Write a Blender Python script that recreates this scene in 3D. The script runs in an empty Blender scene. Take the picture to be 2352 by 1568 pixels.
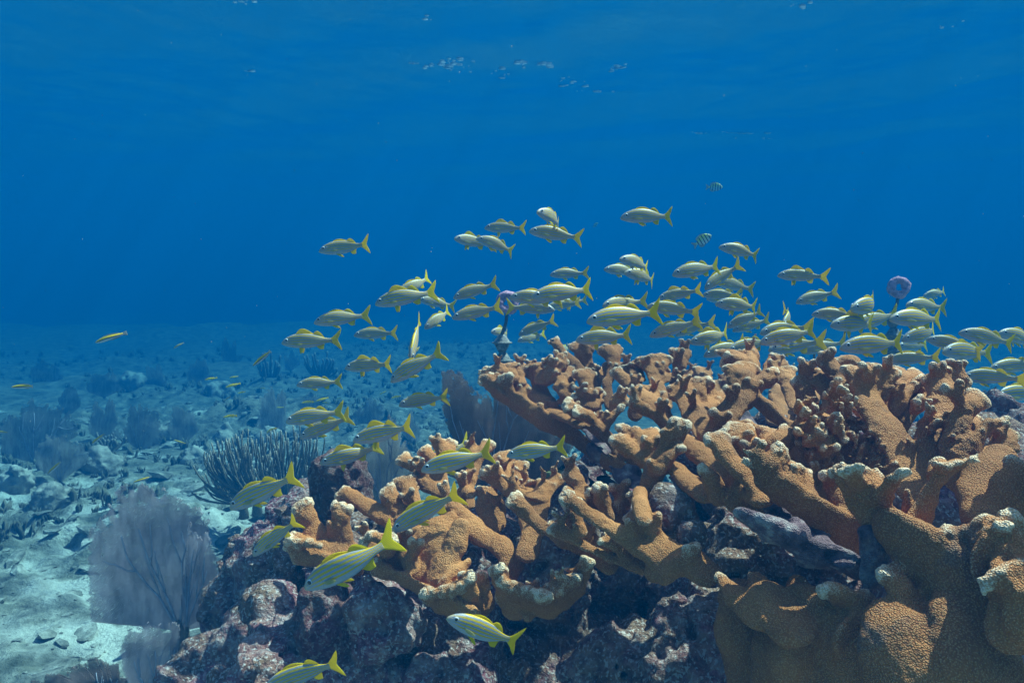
import bpy, math, random
import numpy as np
from mathutils import Vector, Matrix
R = math.radians
C = bpy.context.scene.collection
scene = bpy.context.scene

# ------------------------------------------------------------------ camera
F = 1568.0            # focal length in photo pixels (photo measured 2352 x 1568)
CAMZ, PITCH = 1.40, R(-3.0)
cam = bpy.data.cameras.new("camera"); cam.lens = 24; cam.sensor_width = 36
cam.clip_start = 0.05; cam.clip_end = 500
camo = bpy.data.objects.new("camera", cam); C.objects.link(camo)
camo.location = (0, 0, CAMZ); camo.rotation_euler = (R(90) + PITCH, 0, 0)
scene.camera = camo
CP, SP = math.cos(PITCH), math.sin(PITCH)
def P(px, py, d):
    """world point seen at photo pixel (px,py) at depth d metres"""
    x = (px - 1176) / F * d; u = (784 - py) / F * d
    return np.array((x, d * CP - u * SP, CAMZ + d * SP + u * CP))

# ------------------------------------------------------------------ light
SUND = np.array((0.47, 0.21, 0.86)); SUND /= np.linalg.norm(SUND)
ELEV = math.asin(SUND[2]); AZ = math.atan2(SUND[0], SUND[1])
w = bpy.data.worlds.new("World"); scene.world = w; w.use_nodes = True
nt = w.node_tree; bg = nt.nodes["Background"]; bg.inputs[1].default_value = 0.13
sky = nt.nodes.new("ShaderNodeTexSky"); sky.sky_type = 'NISHITA'; sky.sun_disc = False
sky.sun_elevation = ELEV; sky.sun_rotation = AZ
nt.links.new(sky.outputs[0], bg.inputs[0])
sl = bpy.data.lights.new("sun", 'SUN'); sl.energy = 5.0; sl.angle = R(0.5); sl.color = (1, 0.93, 0.82)
so = bpy.data.objects.new("sun", sl); C.objects.link(so)
so.rotation_euler = Vector(SUND).to_track_quat('Z', 'Y').to_euler(); so.location = (6, 3, 20)
vs = scene.view_settings; vs.view_transform = 'Standard'; vs.look = 'None'; vs.gamma = 1; vs.exposure = 2.12
scene.cycles.max_bounces = 5; scene.cycles.diffuse_bounces = 2; scene.cycles.glossy_bounces = 3
scene.cycles.transmission_bounces = 2; scene.cycles.transparent_max_bounces = 16; scene.cycles.volume_bounces = 0
scene.cycles.caustics_reflective = False; scene.cycles.caustics_refractive = False

# ------------------------------------------------------------------ helpers
class NT:
    def __init__(s, name):
        s.m = bpy.data.materials.new(name); s.m.use_nodes = True
        s.t = s.m.node_tree; s.t.nodes.clear()
        s.out = s.t.nodes.new("ShaderNodeOutputMaterial")
    def n(s, typ, ins=None, **kw):
        nd = s.t.nodes.new("ShaderNode" + typ)
        for k, v in kw.items(): setattr(nd, k, v)
        for k, v in (ins or {}).items():
            if isinstance(v, bpy.types.NodeSocket): s.t.links.new(v, nd.inputs[k])
            else: nd.inputs[k].default_value = v
        return nd
    def math(s, op, a, b=0.0, c=None, clamp=False):
        ins = {0: a, 1: b}
        if c is not None: ins[2] = c
        return s.n("Math", ins, operation=op, use_clamp=clamp).outputs[0]
    def mix(s, f, a, b, blend='MIX'):
        nd = s.n("Mix", data_type='RGBA', blend_type=blend)
        for i, v in ((0, f), (6, a), (7, b)):
            if isinstance(v, bpy.types.NodeSocket): s.t.links.new(v, nd.inputs[i])
            elif i == 0: nd.inputs[0].default_value = v
            else: nd.inputs[i].default_value = tuple(v) + (1,) if len(v) == 3 else v
        return nd.outputs[2]
    def ramp(s, f, stops, interp='LINEAR'):
        nd = s.n("ValToRGB", {0: f}); cr = nd.color_ramp; cr.interpolation = interp
        while len(cr.elements) < len(stops): cr.elements.new(0.5)
        for e, (p, c) in zip(cr.elements, stops):
            e.position = p; e.color = (c, c, c, 1) if not hasattr(c, '__len__') else tuple(c) + (1,)
        return nd.outputs[0]
    def noise(s, vec, scale, detail=3, rough=0.55, dist=0.0):
        return s.n("TexNoise", {"Vector": vec, "Scale": scale, "Detail": detail, "Roughness": rough, "Distortion": dist}).outputs[0]
    def voro(s, vec, scale, feature='F1', out=0, rnd=1.0):
        return s.n("TexVoronoi", {"Vector": vec, "Scale": scale, "Randomness": rnd}, feature=feature).outputs[out]
    def surf(s, sh): s.t.links.new(sh, s.out.inputs[0]); return s.m
    def bsdf(s, col, rough=0.8, normal=None, spec=0.2, **kw):
        ins = {"Base Color": col if isinstance(col, bpy.types.NodeSocket) else tuple(col) + (1,), "Roughness": rough, "Specular IOR Level": spec}
        if normal is not None: ins["Normal"] = normal
        ins.update(kw)
        return s.n("BsdfPrincipled", ins).outputs[0]
    def bump(s, h, dist, strength=1.0, normal=None):
        ins = {"Height": h, "Distance": dist, "Strength": strength}
        if normal is not None: ins["Normal"] = normal
        return s.n("Bump", ins).outputs[0]

def mesh_obj(name, verts, faces, mat, parent=None, smooth=True, attrs=None):
    me = bpy.data.meshes.new(name)
    v = np.asarray(verts, dtype=np.float32).reshape(-1, 3)
    if isinstance(faces, np.ndarray):
        k = faces.shape[1]; n = len(faces)
        me.vertices.add(len(v)); me.vertices.foreach_set("co", v.ravel())
        me.loops.add(n * k); me.loops.foreach_set("vertex_index", faces.astype(np.int32).ravel())
        me.polygons.add(n); me.polygons.foreach_set("loop_start", np.arange(0, n * k, k, dtype=np.int32))
        me.update(calc_edges=True)
    else:
        me.from_pydata([tuple(map(float, p)) for p in v], [], faces); me.update()
    me.polygons.foreach_set("use_smooth", np.full(len(me.polygons), smooth, dtype=bool))
    for k, a in (attrs or {}).items():
        at = me.attributes.new(k, 'FLOAT', 'POINT'); at.data.foreach_set("value", np.asarray(a, dtype=np.float32))
    if mat: me.materials.append(mat)
    o = bpy.data.objects.new(name, me); C.objects.link(o)
    if parent: o.parent = parent
    return o
def tag(o, label=None, cat=None, group=None, kind=None):
    if label: o["label"] = label
    if cat: o["category"] = cat
    if group: o["group"] = group
    if kind: o["kind"] = kind
    return o
def empty(name, loc=(0, 0, 0)):
    o = bpy.data.objects.new(name, None); C.objects.link(o); o.location = tuple(map(float, loc)); o.empty_display_size = 0.05
    return o
def gridfaces(nx, ny):
    i = np.arange(nx * ny).reshape(ny, nx)
    return np.stack([i[:-1, :-1], i[:-1, 1:], i[1:, 1:], i[1:, :-1]], -1).reshape(-1, 4)

_rs = np.random.RandomState(7)
_LAT = _rs.rand(64, 64, 64).astype(np.float32)
def vnoise(p, scale, seed=0):
    """value noise in -1..1 at points p (...,3)"""
    q = np.asarray(p, dtype=np.float32) * scale + seed * 17.31 + 1000.0
    i = np.floor(q).astype(np.int32); f = q - i; f = f * f * (3 - 2 * f); i &= 63; j = (i + 1) & 63
    x0, y0, z0 = i[..., 0], i[..., 1], i[..., 2]; x1, y1, z1 = j[..., 0], j[..., 1], j[..., 2]
    fx, fy, fz = f[..., 0], f[..., 1], f[..., 2]
    L = _LAT
    a = L[x0, y0, z0] * (1 - fx) + L[x1, y0, z0] * fx; b = L[x0, y1, z0] * (1 - fx) + L[x1, y1, z0] * fx
    c = L[x0, y0, z1] * (1 - fx) + L[x1, y0, z1] * fx; d = L[x0, y1, z1] * (1 - fx) + L[x1, y1, z1] * fx
    return ((a * (1 - fy) + b * fy) * (1 - fz) + (c * (1 - fy) + d * fy) * fz) * 2 - 1
def fbm(p, scale, octv=4, seed=0, gain=0.5):
    s = 0; a = 1.0; t = 0
    for k in range(octv):
        s = s + a * vnoise(p, scale * 2 ** k, seed + k * 3); t += a; a *= gain
    return s / t

# ------------------------------------------------------------------ water: surface and the hazy body below it
SURFZ = 4.7
def nonuni(lo, hi, fine_lo, fine_hi, step, grow):
    a = list(np.arange(fine_lo, fine_hi, step)); s = step; x = a[-1]
    while x < hi: s *= grow; x = min(x + s, hi); a.append(x)
    s = step; x = a[0]; b = []
    while x > lo: s *= grow; x = max(x - s, lo); b.append(x)
    return np.array(b[::-1] + a)
def wave(X, Y):
    p = np.stack([X, Y, 0 * X], -1)
    return SURFZ + 0.035 * np.sin(X * 0.9 + Y * 1.7 + 1.5 * vnoise(p, 0.5)) + 0.022 * vnoise(p, 1.3, 2) + 0.010 * vnoise(p, 3.1, 4)
def build_water():
    xs = nonuni(-79, 79, -8, 8, 0.08, 1.06); ys = nonuni(-8, 110, -3, 12, 0.08, 1.06)
    X, Y = np.meshgrid(xs, ys); Z = np.zeros_like(X)
    p = np.stack([X, Y, Z], -1)
    Z = wave(X, Y)
    m = NT("water_surface")
    g = m.n("NewGeometry").outputs["Position"]
    wav = m.noise(g, 5.0, 3, 0.5, 0.6)
    nrm = m.bump(wav, 0.03, 0.22)
    fr = m.n("Fresnel", {"IOR": 1.333, "Normal": nrm}).outputs[0]
    # sun dapples painted as a cell pattern in the surface's transparency colour
    wd = m.n("VectorMath", {0: g, 1: m.n("VectorMath", {0: m.n("TexNoise", {"Vector": g, "Scale": 2.2, "Detail": 2}).outputs[1], 1: (.5, .5, .5)}, operation='SUBTRACT').outputs[0]}, operation='ADD').outputs[0]
    vo = m.voro(wd, 3.2, 'F1'); v2 = m.voro(wd, 6.1, 'F1')
    net = m.math('ADD', m.math('MULTIPLY', m.math('POWER', vo, 2.2), 1.5), m.math('MULTIPLY', m.math('POWER', v2, 2.0), 0.7))
    tr = m.ramp(net, [(0.0, 0.50), (0.35, 0.72), (0.8, 1.0)])
    tb = m.n("BsdfTransparent", {0: tr}).outputs[0]
    gl = m.n("BsdfGlossy", {0: (1, 1, 1, 1), "Roughness": 0.05, "Normal": nrm}).outputs[0]
    mat = m.surf(m.n("MixShader", {0: fr, 1: tb, 2: gl}).outputs[0])
    o = mesh_obj("water_surface", np.stack([X, Y, Z], -1), gridfaces(len(xs), len(ys)), mat)
    tag(o, None, None, None, "structure")
def build_haze():
    x0, x1, y0, y1, z0, z1 = -80, 80, -9, 112, -3.2, SURFZ + 0.4
    v = [(x, y, z) for x in (x0, x1) for y in (y0, y1) for z in (z0, z1)]
    f = [(0, 1, 3, 2), (4, 6, 7, 5), (0, 4, 5, 1), (2, 3, 7, 6), (0, 2, 6, 4), (1, 5, 7, 3)]
    m = NT("haze")
    pv = m.n("VolumePrincipled", {"Color": (0.0003, 0.070, 0.199, 1), "Absorption Color": (0.0, 0.189, 0.331, 1), "Density": 0.20, "Anisotropy": 0.0})
    m.t.links.new(pv.outputs[0], m.out.inputs[1])
    o = mesh_obj("haze", v, f, m.m, smooth=False)
    tag(o, None, None, None, "stuff")
build_water()
build_haze()
# ------------------------------------------------------------------ solid modelling with distance fields
import openvdb
PAN = {0: (0, 0, 1), 1: (0, 689.0, .3418), 2: (631.6, 459.4, .3418), 3: (1378.1, 459.4, .4140), 4: (574.2, 976.1, .3776),
       5: (1033.6, 746.5, .3661), 6: (1550.3, 775.2, .5058), 7: (0, 1033.6, .3418)}
UP, FR, DN, TOP = (0, -.62, .78), (0, -1, .12), (-.15, -.86, -.48), (0, -.3, .95)
class Field:
    def __init__(s, h): s.h = h; s.pr = []; s.fingers = False
    def cap(s, a, b, ra, rb, n=UP, th=0.6, tmin=0.0, ta=0.0, tb=0.0, bid=0, k=0.008):
        s.pr.append((np.array(a, float), np.array(b, float), ra, rb, np.array(n, float), th, tmin, ta, tb, bid, k))
    def build(s, noise, pad=0.06):
        h = s.h
        lo = np.min([np.minimum(p[0], p[1]) - max(p[2], p[3]) for p in s.pr], 0) - pad
        hi = np.max([np.maximum(p[0], p[1]) + max(p[2], p[3]) for p in s.pr], 0) + pad
        dim = np.ceil((hi - lo) / h).astype(int) + 1
        BIG = 0.08
        D = np.full(dim, BIG, np.float32); T = np.zeros(dim, np.float32); M = np.full(dim, BIG, np.float32); B = np.zeros(dim, np.int16)
        for a, b, ra, rb, n, th, tmin, ta, tb, bid, k in s.pr:
            m = max(ra, rb) + 0.035 + k
            i0 = np.maximum(np.floor((np.minimum(a, b) - m - lo) / h).astype(int), 0); i1 = np.minimum(np.ceil((np.maximum(a, b) + m - lo) / h).astype(int) + 1, dim)
            sl = tuple(slice(i0[q], i1[q]) for q in range(3))
            X, Y, Z = [(lo[q] + h * np.arange(i0[q], i1[q])).astype(np.float32) for q in range(3)]
            ax = b - a; L = max(np.linalg.norm(ax), 1e-6); e = ax / L
            nn = n - e * (n @ e)
            if np.linalg.norm(nn) < 0.05: nn = np.cross(e, (1.0, .2, .1))
            nn /= np.linalg.norm(nn); uu = np.cross(nn, e)
            dot = lambda v: (X[:, None, None] - a[0]) * v[0] + (Y[None, :, None] - a[1]) * v[1] + (Z[None, None, :] - a[2]) * v[2]
            pa = dot(e); t = np.clip(pa / L, 0, 1); r = ra + (rb - ra) * t; qa = pa - t * L
            rn = np.maximum(r * th, tmin)
            qu, qn = dot(uu), dot(nn)
            k0 = np.sqrt((qa / r) ** 2 + (qu / r) ** 2 + (qn / rn) ** 2)
            k1 = np.sqrt((qa / r ** 2) ** 2 + (qu / r ** 2) ** 2 + (qn / rn ** 2) ** 2) + 1e-6
            d = (k0 * (k0 - 1) / k1).astype(np.float32)
            old = D[sl]; hh = np.maximum(k - np.abs(old - d), 0) / k
            D[sl] = np.minimum(old, d) - hh * hh * k * .25
            win = d < M[sl]; M[sl] = np.where(win, d, M[sl]); B[sl] = np.where(win, bid, B[sl])
            tt = (ta + (tb - ta) * t).astype(np.float32)
            wt = 1 / (1 + np.exp(np.clip((d - old) / 0.006, -30, 30))); T[sl] = T[sl] * (1 - wt) + tt * wt
        idx = np.nonzero(np.abs(D) < 0.05)
        pts = np.stack([lo[q] + idx[q] * h for q in range(3)], -1)
        D[idx] += noise(pts, T[idx]).astype(np.float32)
        g = openvdb.FloatGrid(BIG); g.copyFromArray(D)
        v, q = g.convertToQuads(isovalue=0.0)
        vi = np.clip(np.rint(v).astype(int), 0, dim - 1)
        tip = T[vi[:, 0], vi[:, 1], vi[:, 2]]; bid = B[vi[:, 0], vi[:, 1], vi[:, 2]]
        return v * h + lo, q.astype(np.int64), tip, bid
def vnormals(v, q):
    n = np.cross(v[q[:, 2]] - v[q[:, 0]], v[q[:, 3]] - v[q[:, 1]]); N = np.zeros_like(v)
    for k in range(4): np.add.at(N, q[:, k], n)
    return N / (np.linalg.norm(N, axis=1, keepdims=True) + 1e-12)
def smooth(v, q, x, it):
    e = np.concatenate([q[:, [k, (k + 1) % 4]] for k in range(4)]); e = np.concatenate([e, e[:, ::-1]])
    c = np.bincount(e[:, 0], minlength=len(v)).astype(float) + 1e-9
    for _ in range(it):
        if x.ndim == 1: x = np.bincount(e[:, 0], x[e[:, 1]], len(v)) / c
        else: x = np.stack([np.bincount(e[:, 0], x[e[:, 1], j], len(v)) / c for j in range(3)], -1)
    return x
def curvature(v, q, it=3):
    N = vnormals(v, q); sm = smooth(v, q, v, it)
    return ((v - sm) * N).sum(1), N
def split_parts(name, v, q, bid, mat, parent, attrs, N):
    """one mesh for each branch id, sharing normals across the joints"""
    fb = bid[q[:, 0]]; out = {}
    for b in np.unique(fb):
        f = q[fb == b]
        if len(f) < 12: continue
        u, inv = np.unique(f, return_inverse=True)
        o = mesh_obj(name, v[u], inv.reshape(-1, 4), mat, parent, True, {k: a[u] for k, a in attrs.items()})
        o.data.normals_split_custom_set_from_vertices([tuple(x) for x in N[u]])
        out[int(b)] = o
    return out

# ------------------------------------------------------------------ coral and rock materials
def mat_coral():
    m = NT("elkhorn_coral")
    g = m.n("NewGeometry").outputs["Position"]
    tip = m.n("Attribute", attribute_name="tip").outputs["Fac"]; dead = m.n("Attribute", attribute_name="dead").outputs["Fac"]
    gd = m.n("VectorMath", {0: g, 1: m.n("VectorMath", {0: m.n("TexNoise", {"Vector": g, "Scale": 55.0, "Detail": 2}).outputs[1], 3: .0022}, operation="SCALE").outputs[0]}, operation="ADD").outputs[0]
    vo = m.voro(gd, 420.0)
    cell = m.math('SUBTRACT', 1.0, m.math('MULTIPLY', vo, 1.25), clamp=True)
    big = m.noise(g, 7.0, 3, 0.6); fine = m.noise(g, 42.0, 3, 0.6)
    base = m.ramp(big, [(0.30, (0.27, 0.078, 0.016)), (0.52, (0.51, 0.160, 0.034)), (0.74, (0.68, 0.250, 0.070))])
    base = m.mix(m.math('MULTIPLY', m.math('SUBTRACT', cell, 0.30, clamp=True), 1.5, clamp=True), m.mix(0.32, base, (0.05, 0.018, 0.006)), m.mix(0.45, base, (0.78, 0.42, 0.17)))
    t2 = m.math('ADD', tip, m.math('MULTIPLY', m.math('SUBTRACT', fine, 0.5), 0.22))
    t2 = m.math('ADD', t2, m.math('MULTIPLY', m.math('SUBTRACT', cell, 0.5), 0.50))
    pale = m.ramp(t2, [(0.08, 0.0), (0.40, 0.28), (0.92, 0.88)])
    col = m.mix(pale, base, m.mix(cell, (0.70, 0.42, 0.22), (0.95, 0.78, 0.61)))
    blem = m.ramp(m.noise(g, 10.0, 5, 0.62), [(0.63, 0.0), (0.70, 0.65)])
    col = m.mix(blem, col, m.mix(cell, (0.10, 0.045, 0.03), (0.30, 0.17, 0.11)))
    rk = m.ramp(m.noise(g, 26.0, 5, 0.65), [(0.34, (0.035, 0.016, 0.02)), (0.5, (0.17, 0.09, 0.10)), (0.62, (0.34, 0.26, 0.24)), (0.75, (0.62, 0.55, 0.5))])
    dm = m.ramp(m.math('ADD', dead, m.math('MULTIPLY', m.math('SUBTRACT', m.noise(g, 16.0, 3), 0.5), 0.7)), [(0.42, 0.0), (0.55, 1.0)])
    col = m.mix(dm, col, rk)
    hgt = m.math('ADD', m.math('MULTIPLY', cell, 0.8), m.math('MULTIPLY', fine, 0.35))
    return m.surf(m.bsdf(col, 0.72, m.bump(hgt, 0.0024, 1.0), 0.25, **{"Subsurface Weight": 0.0}))
def mat_rock(name, dark=0.0):
    m = NT(name)
    g = m.n("NewGeometry").outputs["Position"]
    n1 = m.noise(g, 5.0, 4, 0.6, 0.4); n2 = m.noise(g, 22.0, 6, 0.7, 0.3); n3 = m.noise(g, 70.0, 4, 0.65)
    col = m.ramp(n2, [(0.30, (0.13, 0.048, 0.044)), (0.44, (0.29, 0.125, 0.11)), (0.53, (0.42, 0.235, 0.20)), (0.62, (0.50, 0.35, 0.32)), (0.74, (0.66, 0.54, 0.50))])
    pur = m.ramp(m.noise(g, 9.0, 3, 0.6, 0.8), [(0.48, 0.0), (0.58, 0.85)])
    col = m.mix(pur, col, m.ramp(n3, [(0.35, (0.10, 0.018, 0.030)), (0.52, (0.32, 0.095, 0.13)), (0.66, (0.52, 0.29, 0.32))]))
    brn = m.ramp(n1, [(0.46, 0.0), (0.58, 0.75)])
    col = m.mix(brn, col, m.ramp(n3, [(0.35, (0.09, 0.045, 0.02)), (0.65, (0.34, 0.20, 0.11))]))
    spk = m.ramp(m.noise(g, 120.0, 2, 0.6), [(0.54, 0.0), (0.64, 0.85)])
    col = m.mix(spk, col, (0.66, 0.55, 0.51))
    if dark: col = m.mix(dark * .85, col, (0.075, 0.018, 0.018))
    h = m.math('ADD', m.math('MULTIPLY', n2, 1.0), m.math('MULTIPLY', n3, 0.6))
    return m.surf(m.bsdf(col, 0.85, m.bump(h, 0.05, 1.0), 0.2))
M_CORAL = mat_coral(); M_ROCK = mat_rock("encrusted_rock"); M_ROCKD = mat_rock("dark_rock", 0.62)

def coral_noise(p, t):
    tc = np.clip(t, 0, 1); dd = np.clip(-t, 0, 1); extra = dd * (.012 * fbm(p, 20, 3, 14, .6) + .006 * np.abs(vnoise(p, 55, 15)))
    return extra + (0.0028 + .001 * tc) * vnoise(p, 22, 1) + (0.0006 + 0.0010 * tc) * vnoise(p, 62, 3) + (.0007 + .0012 * tc) * vnoise(p, 140, 4) + (.0007 + .0008 * tc) * vnoise(p, 230, 7) + 0.005 * vnoise(p, 9, 5)
rng = random.Random(11)
def strokes(fd, lst):
    """(panel, branch, depth at tip, depth at root, facing, [(x, y, half width) ...], flags)"""
    for st in lst:
        pan, bid, d0, d1, nrm, pts = st[:6]; fl = st[6] if len(st) > 6 else ''
        ox, oy, sc = PAN[pan]; q = []
        n = len(pts); jit = rng.uniform(-.045, .045) if 'r' not in fl and not 'w' in fl else 0.0
        for i, (x, y, w) in enumerate(pts):
            d = d0 + (d1 - d0) * i / max(n - 1, 1)
            q.append((P(ox + x * sc, oy + y * sc, d + jit * (1 - i / max(n - 1, 1))), (.72 if i == 0 and 'r' not in fl and 'n' not in fl else 1.0) * max(w * sc / F * d * (1.02 if w < 45 else .92), 0.0075)))
        nr = np.array(nrm, float) + np.array((rng.uniform(-.25, .25), 0, rng.uniform(-.15, .15)))
        isdead = -1.0 if 'x' in fl else 0.0
        for i in range(n - 1):
            (a, ra), (b, rb) = q[i], q[i + 1]
            ta = isdead if isdead else (1.0 if i == 0 and 'r' not in fl else 0.0) if 'w' not in fl else 0.8
            tb = isdead if isdead else (0.0 if 'w' not in fl else 0.8)
            if i == 0 and not isdead and 'w' not in fl and np.linalg.norm(b - a) > 0.07:   # pale only near the end
                c = a + (b - a) * 0.035 / np.linalg.norm(b - a) if np.linalg.norm(b - a) > .07 else b
                f = np.linalg.norm(c - a) / np.linalg.norm(b - a); rc = ra + (rb - ra) * f
                fd.cap(a, c, ra, rc, nr, 0.28, 0.0066, ta, 0.5 if ta else 0, bid); fd.cap(c, b, rc, rb, nr, 0.5 if 'r' in fl else .30, 0.0078, 0.5 if ta else 0, 0, bid)
            else:
                fd.cap(a, b, ra, rb, nr, 0.55 if 'r' in fl else .33, 0.0085, ta, tb, bid)
        if not isdead and 'w' not in fl and pan and fd.fingers:
            for i in range(n - 1):                               # short fingers standing on the branch
                (a, ra), (b, rb) = q[i], q[i + 1]; L = np.linalg.norm(b - a)
                for k in range(int(L / .05 + rng.random())):
                    if rng.random() < .62: continue
                    f = rng.random(); c = a + (b - a) * f; rc = ra + (rb - ra) * f; dr = np.array((rng.uniform(-.55, .3), rng.uniform(-.5, .25), 1.0)); dr /= np.linalg.norm(dr)
                    c = c + dr * rc * .25; ln_ = rng.uniform(.022, .050); md = c + dr * ln_ * .55; sd = np.cross(dr, (0, 1, 0)) * rng.uniform(.007, .017)
                    fd.cap(c, md, .0115, .0085, FR, .7, 0, 0, .15, bid, .014); e1 = md + dr * ln_ * .45
                    fd.cap(md, e1 - sd, .0085, .0062, FR, .75, 0, .15, 1.0, bid, .006); fd.cap(md, e1 + sd, .0085, .0062, FR, .75, 0, .15, 1.1, bid, .006)
        if 'r' not in fl and not isdead and 'n' not in fl:      # knuckled growing edge
            (a, ra), (b, rb) = q[0], q[1]; ra = ra / .72
            e = a - b; ln = np.linalg.norm(e); e /= ln; u = np.cross(nr / np.linalg.norm(nr), e); u /= np.linalg.norm(u)
            wb = max(ra * rng.uniform(1.05, 1.35), .010); tl = rng.uniform(-.35, .35); rr = .0062
            if ra > .008 and wb < .07:                           # blade flares to a broad thin end
                lf = a - u * wb + e * wb * tl; rt = a + u * wb - e * wb * tl; c = a - e * min(ln * .8, max(.035, wb * 1.9))
                for w_ in (lf, rt, (lf + a) / 2, (rt + a) / 2): fd.cap(w_, c, rr, .0095, nr, 0.9, .006, 1.0, 0.1, bid, .012)
                fd.cap(lf, rt, rr, rr, nr, 1.0, 0, 1.0, 1.0, bid, .007)
            else: lf = a - u * ra * .6; rt = a + u * ra * .6
            num = 3 + int(wb / .006)
            for k in range(num):
                f = (k + rng.uniform(.1, .9)) / num; o_ = e + u * ((f - .5) * 1.1 + rng.uniform(-.3, .3)); r = rng.uniform(.0036, .0052)
                c = lf + (rt - lf) * f
                fd.cap(c, c + o_ * rng.uniform(.002, .009), r * 1.2, r, nr, 1.0, 0, 1.0, 1.15, bid, 0.005)
            for sd in (-1, 1):                                   # side knuckles along the blade
                f = rng.uniform(.2, .4)
                while f < .95 and ln > .05:
                    c = b + (a - b) * (1 - f); rc = ra + (rb - ra) * f; r = rng.uniform(.0042, .0065)
                    if rng.random() < .7:
                        fd.cap(c + u * sd * rc * .6, c + (u * sd + e * .45) * (rc * .98 + .004), r * 1.2, r, nr, .85, .006, .25, .9 * (1 - f) + .15, bid, .006)
                    f += rng.uniform(.18, .4) * .06 / max(ln, .05)
def nubs(fd, pan, bid, pts, d, num, r, spread):
    ox, oy, sc = PAN[pan]
    for _ in range(num):
        x, y = rng.choice(pts); x += rng.uniform(-spread, spread); y += rng.uniform(-spread, spread)
        c = P(ox + x * sc, oy + y * sc, d + rng.uniform(-.05, .08))
        dr = np.array((rng.uniform(-.5, .5), -rng.uniform(.2, 1), rng.uniform(.3, 1.1))); dr /= np.linalg.norm(dr)
        rr = r * rng.uniform(.7, 1.3)
        fd.cap(c, c + dr * rr * 3.2, rr * 1.15, rr * .8, UP, .9, 0, 0.0, .95, bid, 0.01)
def colony(label, lst, h=0.0055, extra=None, base=None, fing=True):
    fd = Field(h); fd.fingers = fing; strokes(fd, lst)
    if extra: extra(fd)
    v, q, tip, bid = fd.build(coral_noise)
    it = int(round(8 * (.0042 / h) ** 2)); cv, N = curvature(v, q, it)
    kap = smooth(v, q, 4 * cv / (it * h * h), 1)                  # mean curvature, 1/m
    dead = smooth(v, q, (tip < -0.3).astype(float), 2); tip = smooth(v, q, np.maximum(tip, 0), 2)
    t = np.clip(np.clip((kap - 48) / 60, -.3, 1) * (.20 + .62 * np.clip(tip, 0, 1)) + np.clip(tip - .5, 0, .7) * 1.05, 0, 1)
    print("kap", np.percentile(kap, [5, 25, 50, 75, 95]), "t", np.percentile(t, [50, 75, 90, 97]), len(v))
    root = empty("elkhorn_coral", base if base is not None else v[np.argmin(v[:, 2])])
    tag(root, label, "coral", "elkhorn coral colonies on the reef")
    ps = split_parts("branch", v, q, bid, M_CORAL, root, {"tip": t, "dead": dead}, N)
    for o in ps.values():
        o.matrix_parent_inverse = Matrix.Translation(-Vector(root.location))
    return root

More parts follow.
